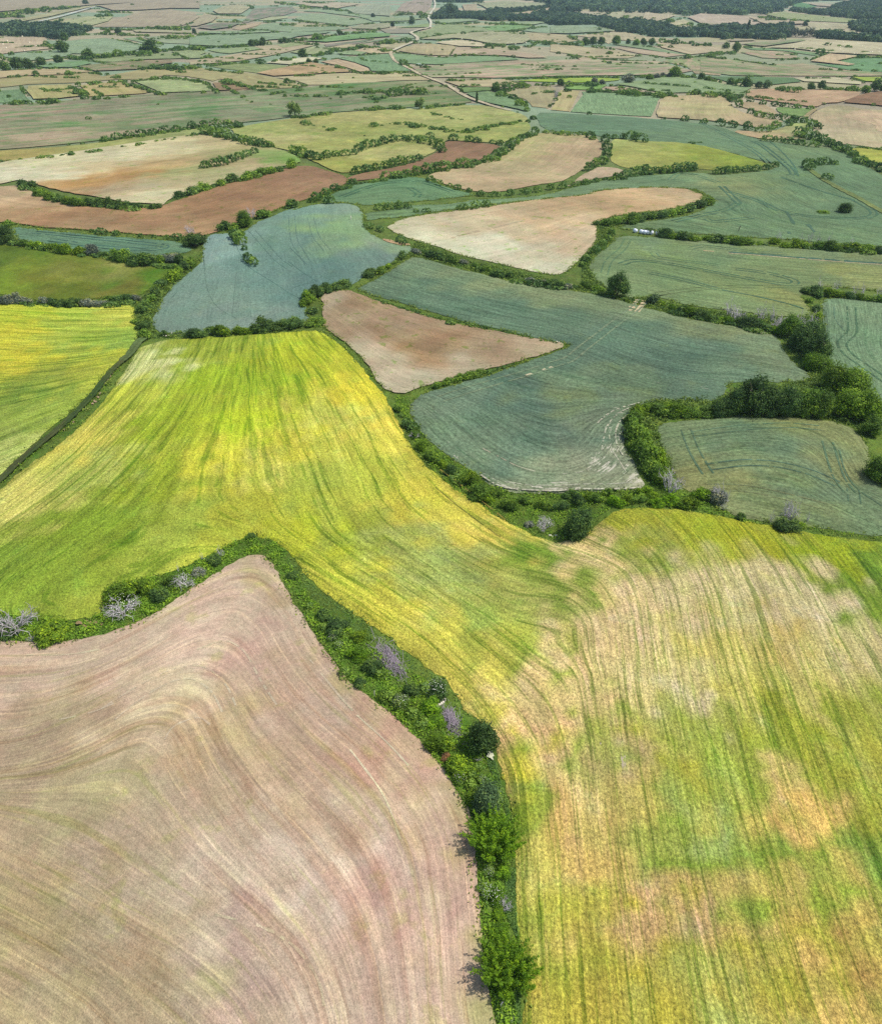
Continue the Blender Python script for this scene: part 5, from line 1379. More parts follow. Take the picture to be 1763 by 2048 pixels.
far(M3, "A 0,945,30 60,940,30; A 120,935,28; A 250,920,38 300,918,32; A 370,905,22 440,900,35; A 490,893,30 545,888,32; A 595,880,42; A 700,868,18 735,862,22; A 810,848,38 850,845,24; A 925,828,22 975,822,30 1030,812,24; A 1100,798,22 1145,790,26; A 480,838,32; A 405,850,20; A 525,695,46; B 380,640,42 450,638,42 520,634,40 600,628,42 665,632,36; B 800,628,36 900,618,36 1015,610,34; B 0,690,36 100,678,36 235,660,36; B 50,712,40 120,732,42 200,748,38 275,756,30; B 675,720,42 740,733,42 800,745,42 880,752,40 940,770,42 1000,774,36 1060,764,40 1160,742,40 1250,728,38 1345,716,34; B 830,662,32 900,683,30 1005,702,28; B 490,733,32 540,735,26; B 570,728,26 650,722,32; B 1395,720,50 1412,682,50; B 1220,543,40 1290,562,36 1345,588,40; B 1360,600,58 1380,620,52 1400,640,48; B 1500,773,40 1570,773,46 1640,778,46 1700,783,46 1763,788,46 C 60,800,50; C 0,1072,46 80,1055,46 130,1050,40; C 620,835,20 700,840,20; C 30,530,34 150,535,34 250,545,34 400,555,34 545,565,30; C 640,543,42 690,547,30; C 730,550,34 800,555,34; B 280,548,34 420,540,34 560,538,34; B 440,572,42 490,578,34 560,572,28; B 620,540,40 660,535,46 690,538,40; B 690,555,26 770,540,46; B 1005,530,24; B 1248,632,24; B 1330,660,20; C 1500,965,30; C 1600,860,26 1700,870,28 1750,875,28; C 40,665,18; C 870,940,16")
far(M3, "P 980,345,25 1100,360,25 1250,400,25; P 1210,335,25 1320,365,25; P 1340,370,28 1440,390,28; P 0,130,35 150,115,35 250,100,35 400,85,35 560,70,35 680,60,30; P 0,145,22 200,145,22; P 410,380,35 490,430,35; P 830,140,30 990,140,30; P 700,135,30; P 900,255,22 1160,262,22; P 1160,255,26 1300,250,28 1500,250,28; P 1500,255,42 1600,250,45 1650,245,45; P 1650,215,25 1700,200,25; P 900,290,28 1150,310,28 1300,310,28; P 1400,325,32 1500,330,32; P 1510,325,26 1763,320,26; P 80,530,30 150,530,30; P 620,500,45 700,510,45 850,505,45 1000,490,45; P 1000,480,45 1100,470,45 1300,470,45 1400,455,45 1500,440,45 1650,430,45 1763,425,45; P 330,600,28 420,605,28; P 500,605,50; P 660,600,30 750,605,30 820,625,30; P 1540,480,28 1640,510,28 1670,525,26; P 1160,540,30 1240,535,30; P 1100,545,24; P 1240,610,30 1400,600,30 1763,595,30; P 1380,590,56 1500,590,56; P 110,675,32 240,670,32; P 320,655,40; P 530,655,55; P 600,650,45 640,645,40; P 700,640,50; P 690,745,45; P 780,740,30 850,735,55 910,735,30; P 640,770,55 690,800,60 740,830,60 760,855,55; P 980,725,30 1100,720,30; P 1100,740,45 1200,755,45 1280,780,45 1370,810,45 1430,830,40; P 1200,715,38 1280,705,38 1400,695,38; P 1460,690,38 1600,700,38 1763,720,38; P 190,770,40 220,800,40 250,840,40 265,855,36; P 130,905,65 190,905,65 260,905,60 325,900,65 400,890,70 460,885,70 520,885,60; P 860,860,70; P 660,878,40; P 1060,855,30 1130,850,30; P 0,800,40; P 45,920,40; P 0,510,50; P 110,478,56; P 250,465,18 370,460,18; P 1040,675,46; P 990,685,30; P 180,75,24; P 850,50,20; P 1060,30,36; P 1170,45,22; P 860,105,22 960,105,22 1160,110,22; P 500,190,22 560,170,22; P 700,215,15 770,185,15; P 430,495,14 1000,560,14")
far(M3, "Q 0,415,28 120,420,28 250,415,28 350,410,28 500,405,28; Q 100,440,40; Q 700,385,45 750,390,35; Q 860,370,36 950,355,36 1060,345,36 1200,325,36 1300,305,36; Q 1350,300,36 1450,290,36 1550,285,36 1620,275,36; Q 1640,280,26; Q 450,220,18 500,215,18; Q 540,265,15 640,268,15 780,285,15; Q 470,275,25 560,270,25; Q 890,290,32; Q 70,310,18 200,305,18 440,308,18 570,300,18; Q 920,175,20 1000,190,20 1130,205,20; Q 1200,215,20 1300,225,20 1380,230,20; Q 750,20,30 850,30,30 950,45,30 1050,65,30 1200,75,30 1250,80,30; Q 1010,20,25 1100,30,25 1220,30,25; Q 1280,90,30 1380,95,30; Q 1430,165,36; Q 1620,205,20 1540,215,20; Q 1660,255,24; Q 1410,115,18 1500,140,18; Q 650,195,20 740,190,20; Q 800,215,18 930,215,18; Q 140,120,13 300,135,13 470,140,13; Q 400,180,20 440,190,20; Q 950,380,22 1060,390,22 1130,390,22; Q 1125,420,38; Q 1185,415,24; Q 1240,435,35 1300,445,35 1380,435,35 1480,415,35; Q 1080,490,32 1150,475,32 1220,465,32 1250,460,32; Q 650,475,40; Q 710,475,20; Q 720,540,38 780,530,38 840,525,48 920,515,38; Q 640,550,42 590,550,30; Q 460,550,42 500,548,30; Q 390,555,28; Q 170,580,32 250,570,32 340,560,32; Q 0,600,20 90,595,20; Q 140,610,28 200,620,28 290,628,28; Q 330,635,28 450,640,28; Q 890,580,35 960,570,35 1010,560,35; Q 1200,575,32 1260,585,32 1330,598,46 1420,625,32 1480,640,32; Q 1520,645,28 1650,645,28 1763,640,28; Q 1080,665,24 1000,665,24 930,670,24; Q 860,715,58; Q 920,728,35; Q 960,740,30 1020,755,30; Q 290,720,50 350,725,50 420,745,50 500,765,50 560,780,50 620,790,50 650,795,46; Q 0,710,35 60,715,35; Q 110,725,45 160,750,45 190,780,45 220,800,45 240,810,40; Q 1510,410,35 1600,420,35 1650,415,35; Q 1640,385,35 1763,375,35; Q 1660,440,30 1763,450,30; Q 1110,505,30 1200,520,30; Q 1250,520,13 1400,505,13 1500,500,13; Q 1520,490,20 1670,475,20; Q 100,515,30 160,500,30 210,510,28; Q 350,245,35; Q 160,80,20; Q 520,55,24 560,70,24; Q 70,25,24; Q 370,20,18")
far(M3, "R 0,380,28 150,365,28 260,350,28; R 300,372,48; R 120,458,34; R 150,465,18 260,480,18; R 320,490,15 450,505,15 600,510,15 690,505,15; R 610,495,14 640,450,14 670,420,16; R 520,355,24 600,345,24; R 430,380,25; R 640,350,13 760,360,13 850,375,13; R 800,430,18 900,425,20; R 930,410,36 1000,400,36 1080,395,38; R 1080,410,30; R 910,385,13 960,390,13; R 1150,412,38 1200,420,34; R 1240,418,40 1300,408,42 1350,398,42; R 1330,375,35 1360,390,35; R 1370,375,22 1550,385,22; R 1590,390,24 1650,385,38 1763,390,42; R 370,335,20 450,325,22 520,310,20 620,300,20 750,295,20 800,285,18 900,280,18 1050,285,18; R 1110,295,16 1290,300,16; R 500,205,34 590,210,20 750,208,20 880,195,20; R 930,205,16 1025,210,26 1180,215,18 1320,222,18; R 1100,285,20 1200,270,22 1400,240,22 1500,230,22; R 1330,245,32; R 1650,320,28 1700,340,28 1740,355,28; R 1570,465,24; R 1650,485,20 1763,500,20; R 1645,515,18; R 770,495,12 930,495,14; R 1175,498,30; R 200,560,56 250,575,36 300,575,36 350,575,34; R 250,590,20 280,605,20; R 390,588,40 430,592,40; R 0,640,24 150,638,24 290,640,24; R 600,703,38 700,712,22 800,705,24 970,700,24; R 1080,695,24 1250,690,24 1400,690,24 1600,685,24 1763,680,24; R 1140,720,20 1250,740,20 1310,745,20; R 1380,745,28 1450,745,28; R 1070,800,38 1150,780,38 1230,760,38 1300,750,36; R 1030,820,38 1100,850,38 1180,865,38 1240,885,38; R 680,770,12 760,775,12; R 900,800,18 960,800,18; R 800,815,16; R 20,810,34; R 75,806,36; R 150,806,36; R 200,806,55; R 270,820,30; R 335,810,56; R 230,838,24; R 0,860,24 70,855,24; R 440,825,18 520,828,18; R 90,950,40 130,955,36 200,950,45; R 420,942,42 480,938,30 560,930,30 640,930,30 740,920,30; R 1360,820,30 1440,810,30 1530,810,30; R 1560,830,42 1550,870,42 1520,910,44; R 1500,930,30; R 1260,898,60; R 1285,925,64; R 1290,950,56; R 140,130,28 220,120,28 300,125,28; R 320,120,30 400,125,30; R 360,148,44 420,138,44; R 250,200,20 300,200,20; R 0,205,13 200,200,13; R 1480,745,40 1530,740,44; R 1640,740,40 1700,745,40 1763,745,24")
far(M3, "S 0,805,22 150,800,22 300,800,22 500,800,22 740,800,22; S 880,795,35 980,795,35; S 250,880,32 400,870,32 600,880,32 650,890,32 780,920,30; S 440,940,32 600,950,32 700,965,32 780,965,48 900,975,32 1000,980,32 1150,990,32 1290,1000,32; S 1260,973,38; S 1335,966,44; S 1490,962,75; S 1600,975,28; S 1660,975,52; S 1730,985,30; S 180,565,24 300,580,24 400,600,24 500,620,24; S 520,620,26 680,620,26; S 555,640,30 630,655,30; S 690,665,28 720,675,28; S 600,543,42; S 740,580,22; S 720,620,16 850,630,16 990,632,16; S 1075,628,34; S 1040,575,20 1160,595,20; S 1200,650,26; S 1310,678,38; S 1385,695,42; S 1200,605,20 1300,605,20; S 1340,600,26 1500,590,26 1600,575,26 1763,550,26; S 1650,578,40 1700,588,40; S 0,455,22 180,460,22; S 420,480,24 520,490,24 580,500,24 660,510,24; S 950,480,26 1060,490,26; S 1100,465,26 1180,475,26; S 1240,488,34 1280,495,26; S 200,370,32 270,400,32; S 220,300,20 310,300,20; S 410,332,42; S 500,305,28; S 330,285,22; S 600,330,26; S 380,350,18 530,340,18; S 1360,790,30 1500,795,30; S 180,935,46; S 0,960,40 30,955,40; S 165,605,20; S 95,545,22; S 730,220,40 800,170,40; S 890,210,60 930,190,56; S 1070,190,46; S 1090,232,28; S 1155,195,24; S 1140,250,50 1250,210,55 1380,185,50; S 1440,250,60 1480,280,60 1600,285,66; S 1150,430,60 1250,440,60 1400,450,60; S 1460,455,56 1560,465,60 1620,465,60")
far(M3, "U 430,455,24 500,460,24; U 670,445,48; U 590,465,22; U 1040,400,14 1110,400,14; U 1190,437,28; U 1235,436,40; U 1330,450,22 1390,455,22; U 1430,455,48; U 1030,475,26 1110,480,26; U 1160,500,62; U 1200,490,22 1270,495,22; U 1080,580,26 1150,545,26 1240,520,26; U 1320,600,18 1440,570,18 1530,555,18; U 1560,550,24 1650,555,24 1763,560,24; U 1700,620,15 1763,615,15; U 810,515,12 940,525,12; U 340,580,24 460,605,24 550,610,24 650,630,24 730,635,20; U 0,535,26 100,555,26 220,570,26; U 90,515,26 200,510,28 330,515,28; U 1280,735,34; U 1330,742,14 1420,745,14; U 1480,745,44; U 1520,745,24; U 1480,770,22 1580,795,22; U 480,745,14 620,748,14; U 30,755,58; U 90,780,48; U 135,780,34; U 195,795,40; U 355,808,52; U 740,858,46 800,865,54 870,865,64; U 950,860,58 1010,868,48; U 1240,866,52 1310,866,64 1370,868,56; U 1440,866,52 1500,868,52 1560,872,50; U 100,915,44; U 165,920,26; U 230,930,40; U 300,950,90; U 380,942,46; U 650,190,46 720,195,46 800,193,56; U 880,205,30 1050,205,30; U 1440,205,24 1510,215,24; U 1015,163,24; U 1150,305,30 1250,300,30 1340,295,30; U 560,170,42 700,185,42")
# scattered single shrubs that break up the far country
rng_ = np.random.default_rng(5)
for _ in range(230):
    x, y = rng_.uniform(-100, 1860), 4 + 210 * rng_.random() ** 1.3
    w = rng_.uniform(1.2, 3.2)
    REST.append((ground(np.array([x, y])), w, .8, 'mid', None))
# little shrub lines along field edges of the far country
for _ in range(150):
    x, y = rng_.uniform(-100, 1860), 4 + 190 * rng_.random() ** 1.5
    a = ground(np.array([x, y]))
    n = int(rng_.integers(6, 22))
    d = np.array([math.cos(t_ := rng_.normal(0, .5)), math.sin(t_)]) * (1 if rng_.random() < .6 else .8)
    for j in range(n):
        q = a[:2] + d * j * rng_.uniform(2.4, 4.5) + rng_.normal(0, .5, 2)
        REST.append((np.array([q[0], q[1], float(hgt(*q))]), rng_.uniform(1.6, 3.6), .7, 'mid', math.atan2(d[1], d[0])))

build_rows(298 - sum(1 for o in bpy.data.objects if o.name.startswith('shrub') and o.parent is None))
# ------------------------------------------------------------------ trees one can tell apart in the far country
def FT(label, kind, look, s, h=1.0):
    ONE(label, kind, look, s, h, 'tree')


FT("tall broad tree pair beside the white track near the far woods", 'tree', 'far', "R 625,150,90", 1.3)
FT("lone round dark tree in the hedge right of the track", 'tree', 'dark', "R 1012,812,92", .95)
FT("pale tall airy tree standing in the hedge left of the track", 'loose', 'light', "R 350,965,105", 1.15)
FT("narrow dark columnar tree beside the track", 'poplar', 'dark', "R 850,915,60", 1.6)
FT("small dark tree leaning beside the track", 'tree', 'dark', "R 715,820,38", 1.1)
FT("tall dark tree left of the white track's upper bend", 'tree', 'far', "R 282,220,58", 1.25)
FT("small round tree in the green field left of the white track", 'tree', 'far', "R 108,240,40", 1.1)
FT("pale airy tree alone above the left hay meadows", 'loose', 'light', "A 1730,685,95", 1.15)
FT("big round dark tree between the pale green fields at far left", 'tree', 'dark', "P 565,465,125", .8)
FT("big dark tree in the middle of the far left tree hedge", 'tree', 'dark', "P 1335,475,150", .75)
FT("round dark tree beside the big tree of the far left hedge", 'tree', 'dark', "P 1260,478,70", .9)
FT("rounded tree at the left part of the far left tree hedge", 'tree', 'dark', "P 785,515,110", .75)
FT("dark tree with flat crown just left of the bare grey stems", 'tree', 'dark', "P 520,560,90", .75)
FT("wide dark tree above the pink strip at far left", 'tree', 'dark', "P 370,580,105", .7)
FT("dark tree second from the photo's left edge in the tree clump", 'tree', 'dark', "P 265,610,110", .85)
FT("dark tree third from the photo's left edge in the tree clump", 'tree', 'dark', "P 165,615,120", .85)
FT("dark tree at the photo's left edge in the tree clump", 'tree', 'dark', "P 60,630,110", .8)
FT("small round dark tree in front of the far left wood", 'tree', 'dark', "P 578,365,85", .85)
FT("dark tree at the far left wood's right tip", 'tree', 'far', "P 795,272,62", .8)
FT("round tree between the woods and the tan slope at far left", 'tree', 'far', "P 1045,300,62", .9)
FT("lone tree on the far left skyline slope", 'tree', 'far', "P 760,44,58", .8)
FT("left tree of the dark trio in the green far fields", 'tree', 'dark', "Q 545,413,66", .9)
FT("right and tallest tree of the dark trio in the green far fields", 'tree', 'dark', "Q 640,408,70", 1.1)
FT("wide middle tree of the dark trio in the green far fields", 'tree', 'dark', "Q 590,410,66", .85)
FT("left tree of the dark pair in the green far fields", 'tree', 'dark', "Q 800,382,50", .9)
FT("right tree of the dark pair in the green far fields", 'tree', 'dark', "Q 840,380,55", .9)
FT("dark round tree in the far diagonal hedge", 'tree', 'dark', "Q 1322,310,58", .85)
FT("lone dark tree above the white cream strip", 'tree', 'dark', "Q 993,512,100", .75)
FT("small dark tree at the brown triangle's left flank, far fields", 'tree', 'dark', "Q 1045,560,50", .9)
FT("small dark tree at the brown triangle's right flank, far fields", 'tree', 'dark', "Q 1112,562,50", .9)
FT("small dark tree in the pale green fields right of the skyline", 'tree', 'far', "Q 1612,155,38", 1.0)
FT("dark small tree left end of the far green strip", 'tree', 'far', "Q 42,300,46", 1.0)
for i, s in enumerate(("S 370,470,95", "S 440,468,95", "S 530,470,95", "S 680,466,105", "S 805,462,66", "S 885,476,78", "S 965,466,82", "S 1045,468,85")):
    FT(f"{ORD[i]} tree from the left in the row of separate round trees", 'tree', 'mid' if i in (3, 5) else 'dark', s, .9)
FT("large lighter green tree at the pale wheat field's upper corner", 'tree', 'mid', "S 1288,802,132", .85)
for i, (s, lk) in enumerate((("S 800,862,150", 'grey'), ("S 1020,832,95", 'mid'), ("S 1100,815,80", 'grey'), ("S 1160,805,75", 'grey'), ("S 1230,802,80", 'grey'))):
    FT(f"{ORD[i]} rounded tree from the left along the pale wheat field's upper hedge", 'tree', lk, s, .65)
FT("grey green tree at the yellow field's lower edge", 'tree', 'grey', "S 460,872,88", .75)
FT("small grey tree beside the grey green one under the yellow field", 'tree', 'grey', "S 535,875,75", .7)
FT("dark tree left under the yellow field", 'tree', 'dark', "S 105,892,92", .85)
FT("grey leafless tall tree below the dark tree left of the yellow field", 'twig', 'grey', "S 65,985,62", 1.7)
FT("low grey tree between the dark tree and the yellow field", 'tree', 'grey', "S 200,888,75", .65)
FT("dark round tree in the green pasture over the small wheat", 'tree', 'dark', "S 418,945,80", .55)
FT("left one of the trees at the pale wheat field's right shoulder", 'tree', 'dark', "S 1565,830,90", .8)
FT("right one of the trees at the pale wheat field's right shoulder", 'tree', 'mid', "S 1625,842,75", .75)
FT("tall dark tree in the far right hedge, left part", 'tree', 'dark', "U 450,850,100", 1.05)
FT("wide dark tree left of the tall one in the far right hedge", 'tree', 'dark', "U 290,830,85", .85)
for i, (s, lk) in enumerate((("U 560,858,75", 'blue'), ("U 640,858,92", 'blue'), ("U 1070,872,80", 'dark'), ("U 1160,868,95", 'dark'), ("U 1600,905,88", 'mid'), ("U 1685,885,125", 'dark'), ("U 1755,890,70", 'dark'))):
    FT(f"{ORD[i]} big tree from the left along the long hedge over the pink field", 'tree', lk, s, .85)
FT("lone dark tree on the meadow below the river woods", 'tree', 'dark', "U 345,505,92", 1.05)
FT("round tree left of the lone dark tree below the river woods", 'tree', 'dark', "U 245,470,80", .75)
FT("slim tall poplar in the river woods", 'poplar', 'far', "U 450,332,80", 1.5)
for i, s in enumerate(("U 860,355,75", "U 920,360,90", "U 995,362,85", "U 1055,360,90")):
    FT(f"{ORD[i]} tall greyish tree from the left in the river woods' open group", 'loose', 'grey', s, 1.25)
FT("small tree on the hay slope's right end above the river woods", 'tree', 'far', "U 1010,255,56", .7)
FT("small tree on the hay slope above the river woods", 'tree', 'far', "U 525,222,50", .65)
# ------------------------------------------------------------------ REST: far and small shrubs as one mass
def blobs(items, quads_near, name, label=None):
    Vs, Qs, Ts, k = [], [], [], 0
    rng = np.random.default_rng(3)
    for g, w, h, lk, hd in items:
        d = math.hypot(g[0], g[1])
        n = int(np.clip(quads_near * (w * 700 / max(d, 30)) / 4, 26, 260))
        v = rdir(n, rng, .45)
        r = .5 * w * (1 - .3 * rng.random(n))
        el = 1 + (.35 if hd is None else 1.0) * rng.random()
        a = rng.random() * 3.14 if hd is None else hd
        c = v * r[:, None] * np.array([1, 1, h])
        c[:, 0] *= el
        c = np.stack([c[:, 0] * math.cos(a) - c[:, 1] * math.sin(a), c[:, 0] * math.sin(a) + c[:, 1] * math.cos(a), c[:, 2]], 1)
        c[:, 2] = np.maximum(c[:, 2] + .30 * w * h, .03)
        nm = v * .9 + rdir(n, rng) * .6
        nm /= np.linalg.norm(nm, axis=1, keepdims=True)
        s = (.9 + .4 * rng.random(n)) * w * 1.15 / math.sqrt(n)
        q, f = quads(c + g, nm, s, rng, .75)
        Vs.append(q)
        Qs.append(f + k)
        k += len(q)
        t = {'dark': .8, 'mid': 1.05, 'olive': 1.2, 'bright': 1.45, 'far': .9}.get(lk, 1.0) * (.8 + .35 * rng.random())
        Ts.append(np.repeat(t * (.7 + .6 * rng.random(n)), 4))
    return np.concatenate(Vs), np.concatenate(Qs), np.concatenate(Ts)


link('shrubbery', foliage_mesh('shrubbery', blobs(REST, 40, 's'), leaf_mat('leaf_rest', (94, 122, 56), .3)), kind='stuff')

# ------------------------------------------------------------------ woods
def wood(name, polys, spacing, hlo, hhi, mat, cap=9000):
    items = []
    rng = np.random.default_rng(8)
    for s in polys:
        p = ground(px(s)[:, :2])[:, :2]
        lo, hi = p.min(0), p.max(0)
        n = min(cap, int((hi - lo).prod() / spacing ** 2))
        q = lo + rng.random((n, 2)) * (hi - lo)
        q = q[inside(q, p)]
        for x, y in q:
            w = rng.uniform(.7, 1.5) * spacing * 1.1
            items.append((np.array([x, y, float(hgt(x, y))]), w, rng.uniform(hlo, hhi) / w, ('dark', 'dark', 'mid', 'olive', 'bright')[int(rng.integers(5))], None))
    return link(name, foliage_mesh(name, blobs(items, 40, 's'), mat), kind='stuff')


M_WOOD = leaf_mat('leaf_wood', (74, 100, 76), .3)
wood('woodland', ["S -1100,-75 -900,-20 -300,0 100,60 160,128 300,132 400,120 560,140 700,130 850,142 980,134 1150,152 1300,166 1400,180 1540,150 1763,148 U 400,150 500,136 620,140 720,128 840,92 860,60 1000,20 1300,10 1800,-30 2400,-60 2400,-85 S 900,-95"], 11, 8, 13, M_WOOD)
wood('woodland', ["S 0,268 300,252 450,262 600,292 700,332 900,352 1050,385 1200,382 1450,386 1763,392 U 200,386 350,372 600,386 800,390 890,350 880,262 700,262 480,290 350,262 150,280 0,300 S 1763,285 1520,318 1480,330 1300,322 1250,300 1200,272 1100,258 960,240 900,222 720,232 650,222 560,192 450,200 300,172 150,188 0,190",
                  "U 1110,345 1250,335 1440,352 1763,395 2000,420 2000,440 1763,420 1400,402 1100,376", "U 1200,122 1330,52 1500,20 1763,5 2100,0 2100,210 1763,198 1500,186 1200,150", "U 1440,250 1600,226 1763,222 2000,225 2000,370 1763,360 1600,322 1480,302",
                  "U 880,98 1000,110 1200,120 1200,150 1000,130 880,112", "R 500,-10 760,-8 900,4 900,18 760,24 640,26 500,20", "R 500,132 580,70 660,78 680,132 780,128 960,126 1100,136 1300,156 1440,100 1480,132 1530,50 1640,66 1600,130 1763,142 1763,225 1500,214 1400,190 1000,186 650,166 450,172",
                  "R 930,100 1050,92 1130,100 1250,90 1500,62 1500,72 1250,106 1050,112"], 6.5, 5, 9, M_WOOD)
wood('woodland', ["P -300,245 0,242 150,222 300,240 420,224 600,246 750,255 800,262 740,300 640,332 560,352 480,350 420,340 200,322 0,318 -300,330"], 6.5, 6, 9, M_WOOD)

# ------------------------------------------------------------------ undergrowth on the near verges
def scatter(name, polys, n, lo, hi, mat, hmax=.35, seed=4):
    rng = np.random.default_rng(seed)
    C, tone = [], []
    for s, share in polys:
        p = ground(px(s)[:, :2])[:, :2]
        a, b = p.min(0), p.max(0)
        q = a + rng.random((int(n * share * 3), 2)) * (b - a)
        q = q[inside(q, p)][: int(n * share)]
        cl = np.sin(q[:, 0] * 1.3 + 2 * np.sin(q[:, 1] * .7)) * np.sin(q[:, 1] * 1.1 + q[:, 0] * .4)
        keep = rng.random(len(q)) < .45 + .5 * (cl > -.2)
        q, cl = q[keep], cl[keep]
        z = hgt(*q.T) + .05 + hmax * rng.random(len(q)) * np.clip(.5 + cl, .15, 1.4)
        C.append(np.c_[q, z])
        tone.append((.75 + .45 * rng.random(len(q))) * (1 + .25 * cl))
    c = np.concatenate(C)
    nm = rdir(len(c), rng, .9)
    V, Q = quads(c, nm, lo + (hi - lo) * rng.random(len(c)), rng, .6)
    return link(name, foliage_mesh(name, (V, Q, np.repeat(np.concatenate(tone), 4)), mat), kind='stuff')


STRIP = "N 530,1095 545,1085 570,1098 585,1135 625,1200 690,1250 740,1290 790,1330 840,1350 870,1385 900,1430 960,1460 985,1520 995,1565 1010,1640 1020,1720 1012,1800 1030,1950 1034,2100 1000,2100 990,2040 970,1950 962,1860 955,1750 950,1680 905,1570 855,1500 780,1425 690,1352 630,1265 570,1165"
LHEDGE = "N -60,1225 60,1234 120,1243 180,1238 205,1228 215,1190 290,1160 350,1142 470,1086 500,1070 540,1078 560,1098 545,1120 525,1106 490,1112 440,1140 380,1180 320,1222 260,1250 210,1268 150,1280 90,1284 -60,1278"
CORNER = "H 1100,800 1180,860 1300,890 1500,900 1713,890 I 60,890 340,885 400,850 430,740 500,720 560,860 640,930 780,980 900,1040 1100,1085 1300,1100 1763,1165 1763,1180 1300,1110 1000,1080 700,1010 400,965 200,975 80,1050 40,1140 H 1600,1180 1400,1150 1200,1060 1000,930 880,810 780,700 700,560 640,420 610,330 690,330 700,450 820,600 950,710"
DITCH = "O 860,100 735,250 690,310 630,400 560,475 480,560 400,630 300,715 200,795 100,885 0,985 -60,1040 -60,1000 0,930 100,835 200,745 300,665 400,575 470,510 540,430 590,360 650,290 715,235 820,110"
scatter('undergrowth', [(DITCH, .04), (STRIP, .55), (LHEDGE, .3), (CORNER, .5)], 60000, .07, .20, leaf_mat('leaf_weeds', (122, 156, 48), .3))
BANK = "N 560,1095 590,1130 625,1170 700,1222 750,1262 800,1300 850,1338 890,1362 915,1398 930,1430 960,1440 930,1400 880,1375 830,1345 780,1305 720,1265 650,1225 605,1180 570,1125"
BANK2 = "K 960,560 1010,560 1060,760 1110,900 1130,1040 1150,1180 1040,760 970,640"
BANK3 = "L 740,200 815,200 815,420 825,640 850,800 850,1290 690,1290 650,1080 830,1050 870,800 740,520"
scatter('bank_grass', [(BANK, .5), (BANK2, .2), (BANK3, .3)], 26000, .05, .14, leaf_mat('leaf_bank', (112, 142, 70), .3), .10, 14)
MIDV = "G 40,560 200,630 430,640 620,690 800,715 1000,735 1180,755 1350,745 1420,830 1450,1000 1540,1110 1640,1250 I 1650,150 1740,340 1763,560 1700,560 1560,500 1400,450 900,440 560,460 440,500 470,620 540,760 400,740 300,560 260,470 340,370 600,345 820,335 1360,225 G 1300,1000 1170,870 1000,805 700,775 400,700 100,620"
scatter('undergrowth', [(MIDV, .6), ("E 400,540 580,440 700,360 740,300 1000,400 1300,470 1600,540 1763,590 1763,600 1400,550 1000,460 720,390 560,470", .25), ("D 800,640 900,600 1000,500 1080,450 1190,390 1150,455 960,630 890,760 930,850 1500,800 1763,750 1763,790 1300,850 1000,870 820,880", .3), ("G 0,400 80,300 90,200 200,195 170,300 60,400 40,470 130,560 0,570", .2)], 45000, .14, .34, leaf_mat('leaf_weeds_middle', (100, 124, 52), .25), .6, 9)

# rough grass and weeds along the field edges
def margin_weeds():
    rng = np.random.default_rng(21)
    C = []
    for ring, kind in RINGS:
        q = resample(ring, .5, True)
        d = np.hypot(*q.T)
        q = q[(d < 330) & (np.abs(q[:, 0]) < d * .8 + 12)]
        dens = 7
        m = np.repeat(q, dens, 0)
        m = m + rng.normal(0, .42, m.shape)
        cl = np.sin(m[:, 0] * .9 + 1.7 * np.sin(m[:, 1] * .5)) + .5 * np.sin(m[:, 1] * 1.9)
        m = m[rng.random(len(m)) < .35 + .35 * cl]
        C.append(m)
    m = np.concatenate(C)
    z = hgt(*m.T) + .08 + .32 * rng.random(len(m)) ** 2
    nm = rdir(len(m), rng, .8)
    V_, Q_ = quads(np.c_[m, z], nm, .08 + .14 * rng.random(len(m)) + 0.0008 * np.hypot(*m.T), rng, .45)
    t = (.7 + .6 * rng.random(len(m)))
    link('margin_weeds', foliage_mesh('margin_weeds', (V_, Q_, np.repeat(t, 4)), leaf_mat('leaf_margin', (118, 136, 56), .3)), kind='stuff')


margin_weeds()

# ------------------------------------------------------------------ brush piles, stones, branches, posts, bales
def pile(label, s, length_px, width_px, mat, ang):
    """a heap of cut dead branches lying on the grass"""
    c = px(s)[0]
    g = ground(c[:2])
    sc = scale_at(c[1])
    L, W = length_px / sc, width_px / sc
    rng = np.random.default_rng(int(c[0]))
    parts = []
    for i in range(420):
        t, u_ = rng.normal(0, .26), rng.normal(0, .2)
        z = .06 + max(0, .55 - 1.2 * abs(t) - abs(u_)) * rng.random()
        p0 = np.array([t * L, u_ * W, z])
        d = np.array([1.0, 0, 0]) * rng.choice([-1, 1]) + rng.normal(size=3) * np.array([.4, .55, .18])
        d /= np.linalg.norm(d)
        l_ = rng.uniform(.5, 1.5) * L * .22
        pts = [p0 - d * l_ / 2]
        for _ in range(4):
            d = d + rng.normal(size=3) * .15
            pts.append(pts[-1] + d / np.linalg.norm(d) * l_ / 4)
        pts = np.array(pts)
        pts[:, 2] = np.maximum(pts[:, 2], .02)
        r = rng.uniform(.014, .036)
        parts.append(tube(pts, np.linspace(r, r * .4, 5), 4))
    o = link('brush_pile', wood_mesh('brush_pile', merge(parts), mat), label=label, category='brush pile')
    o.location = g
    o.rotation_euler = (0, 0, R(ang))


pile("purplish grey pile of dead branches lying beside the yellow barley bank", "J 760,870", 120, 46, M_DEADP, -62)
pile("heap of dead branches between the white stones and the round dark tree", "K 720,340", 78, 34, M_DEADP, -70)


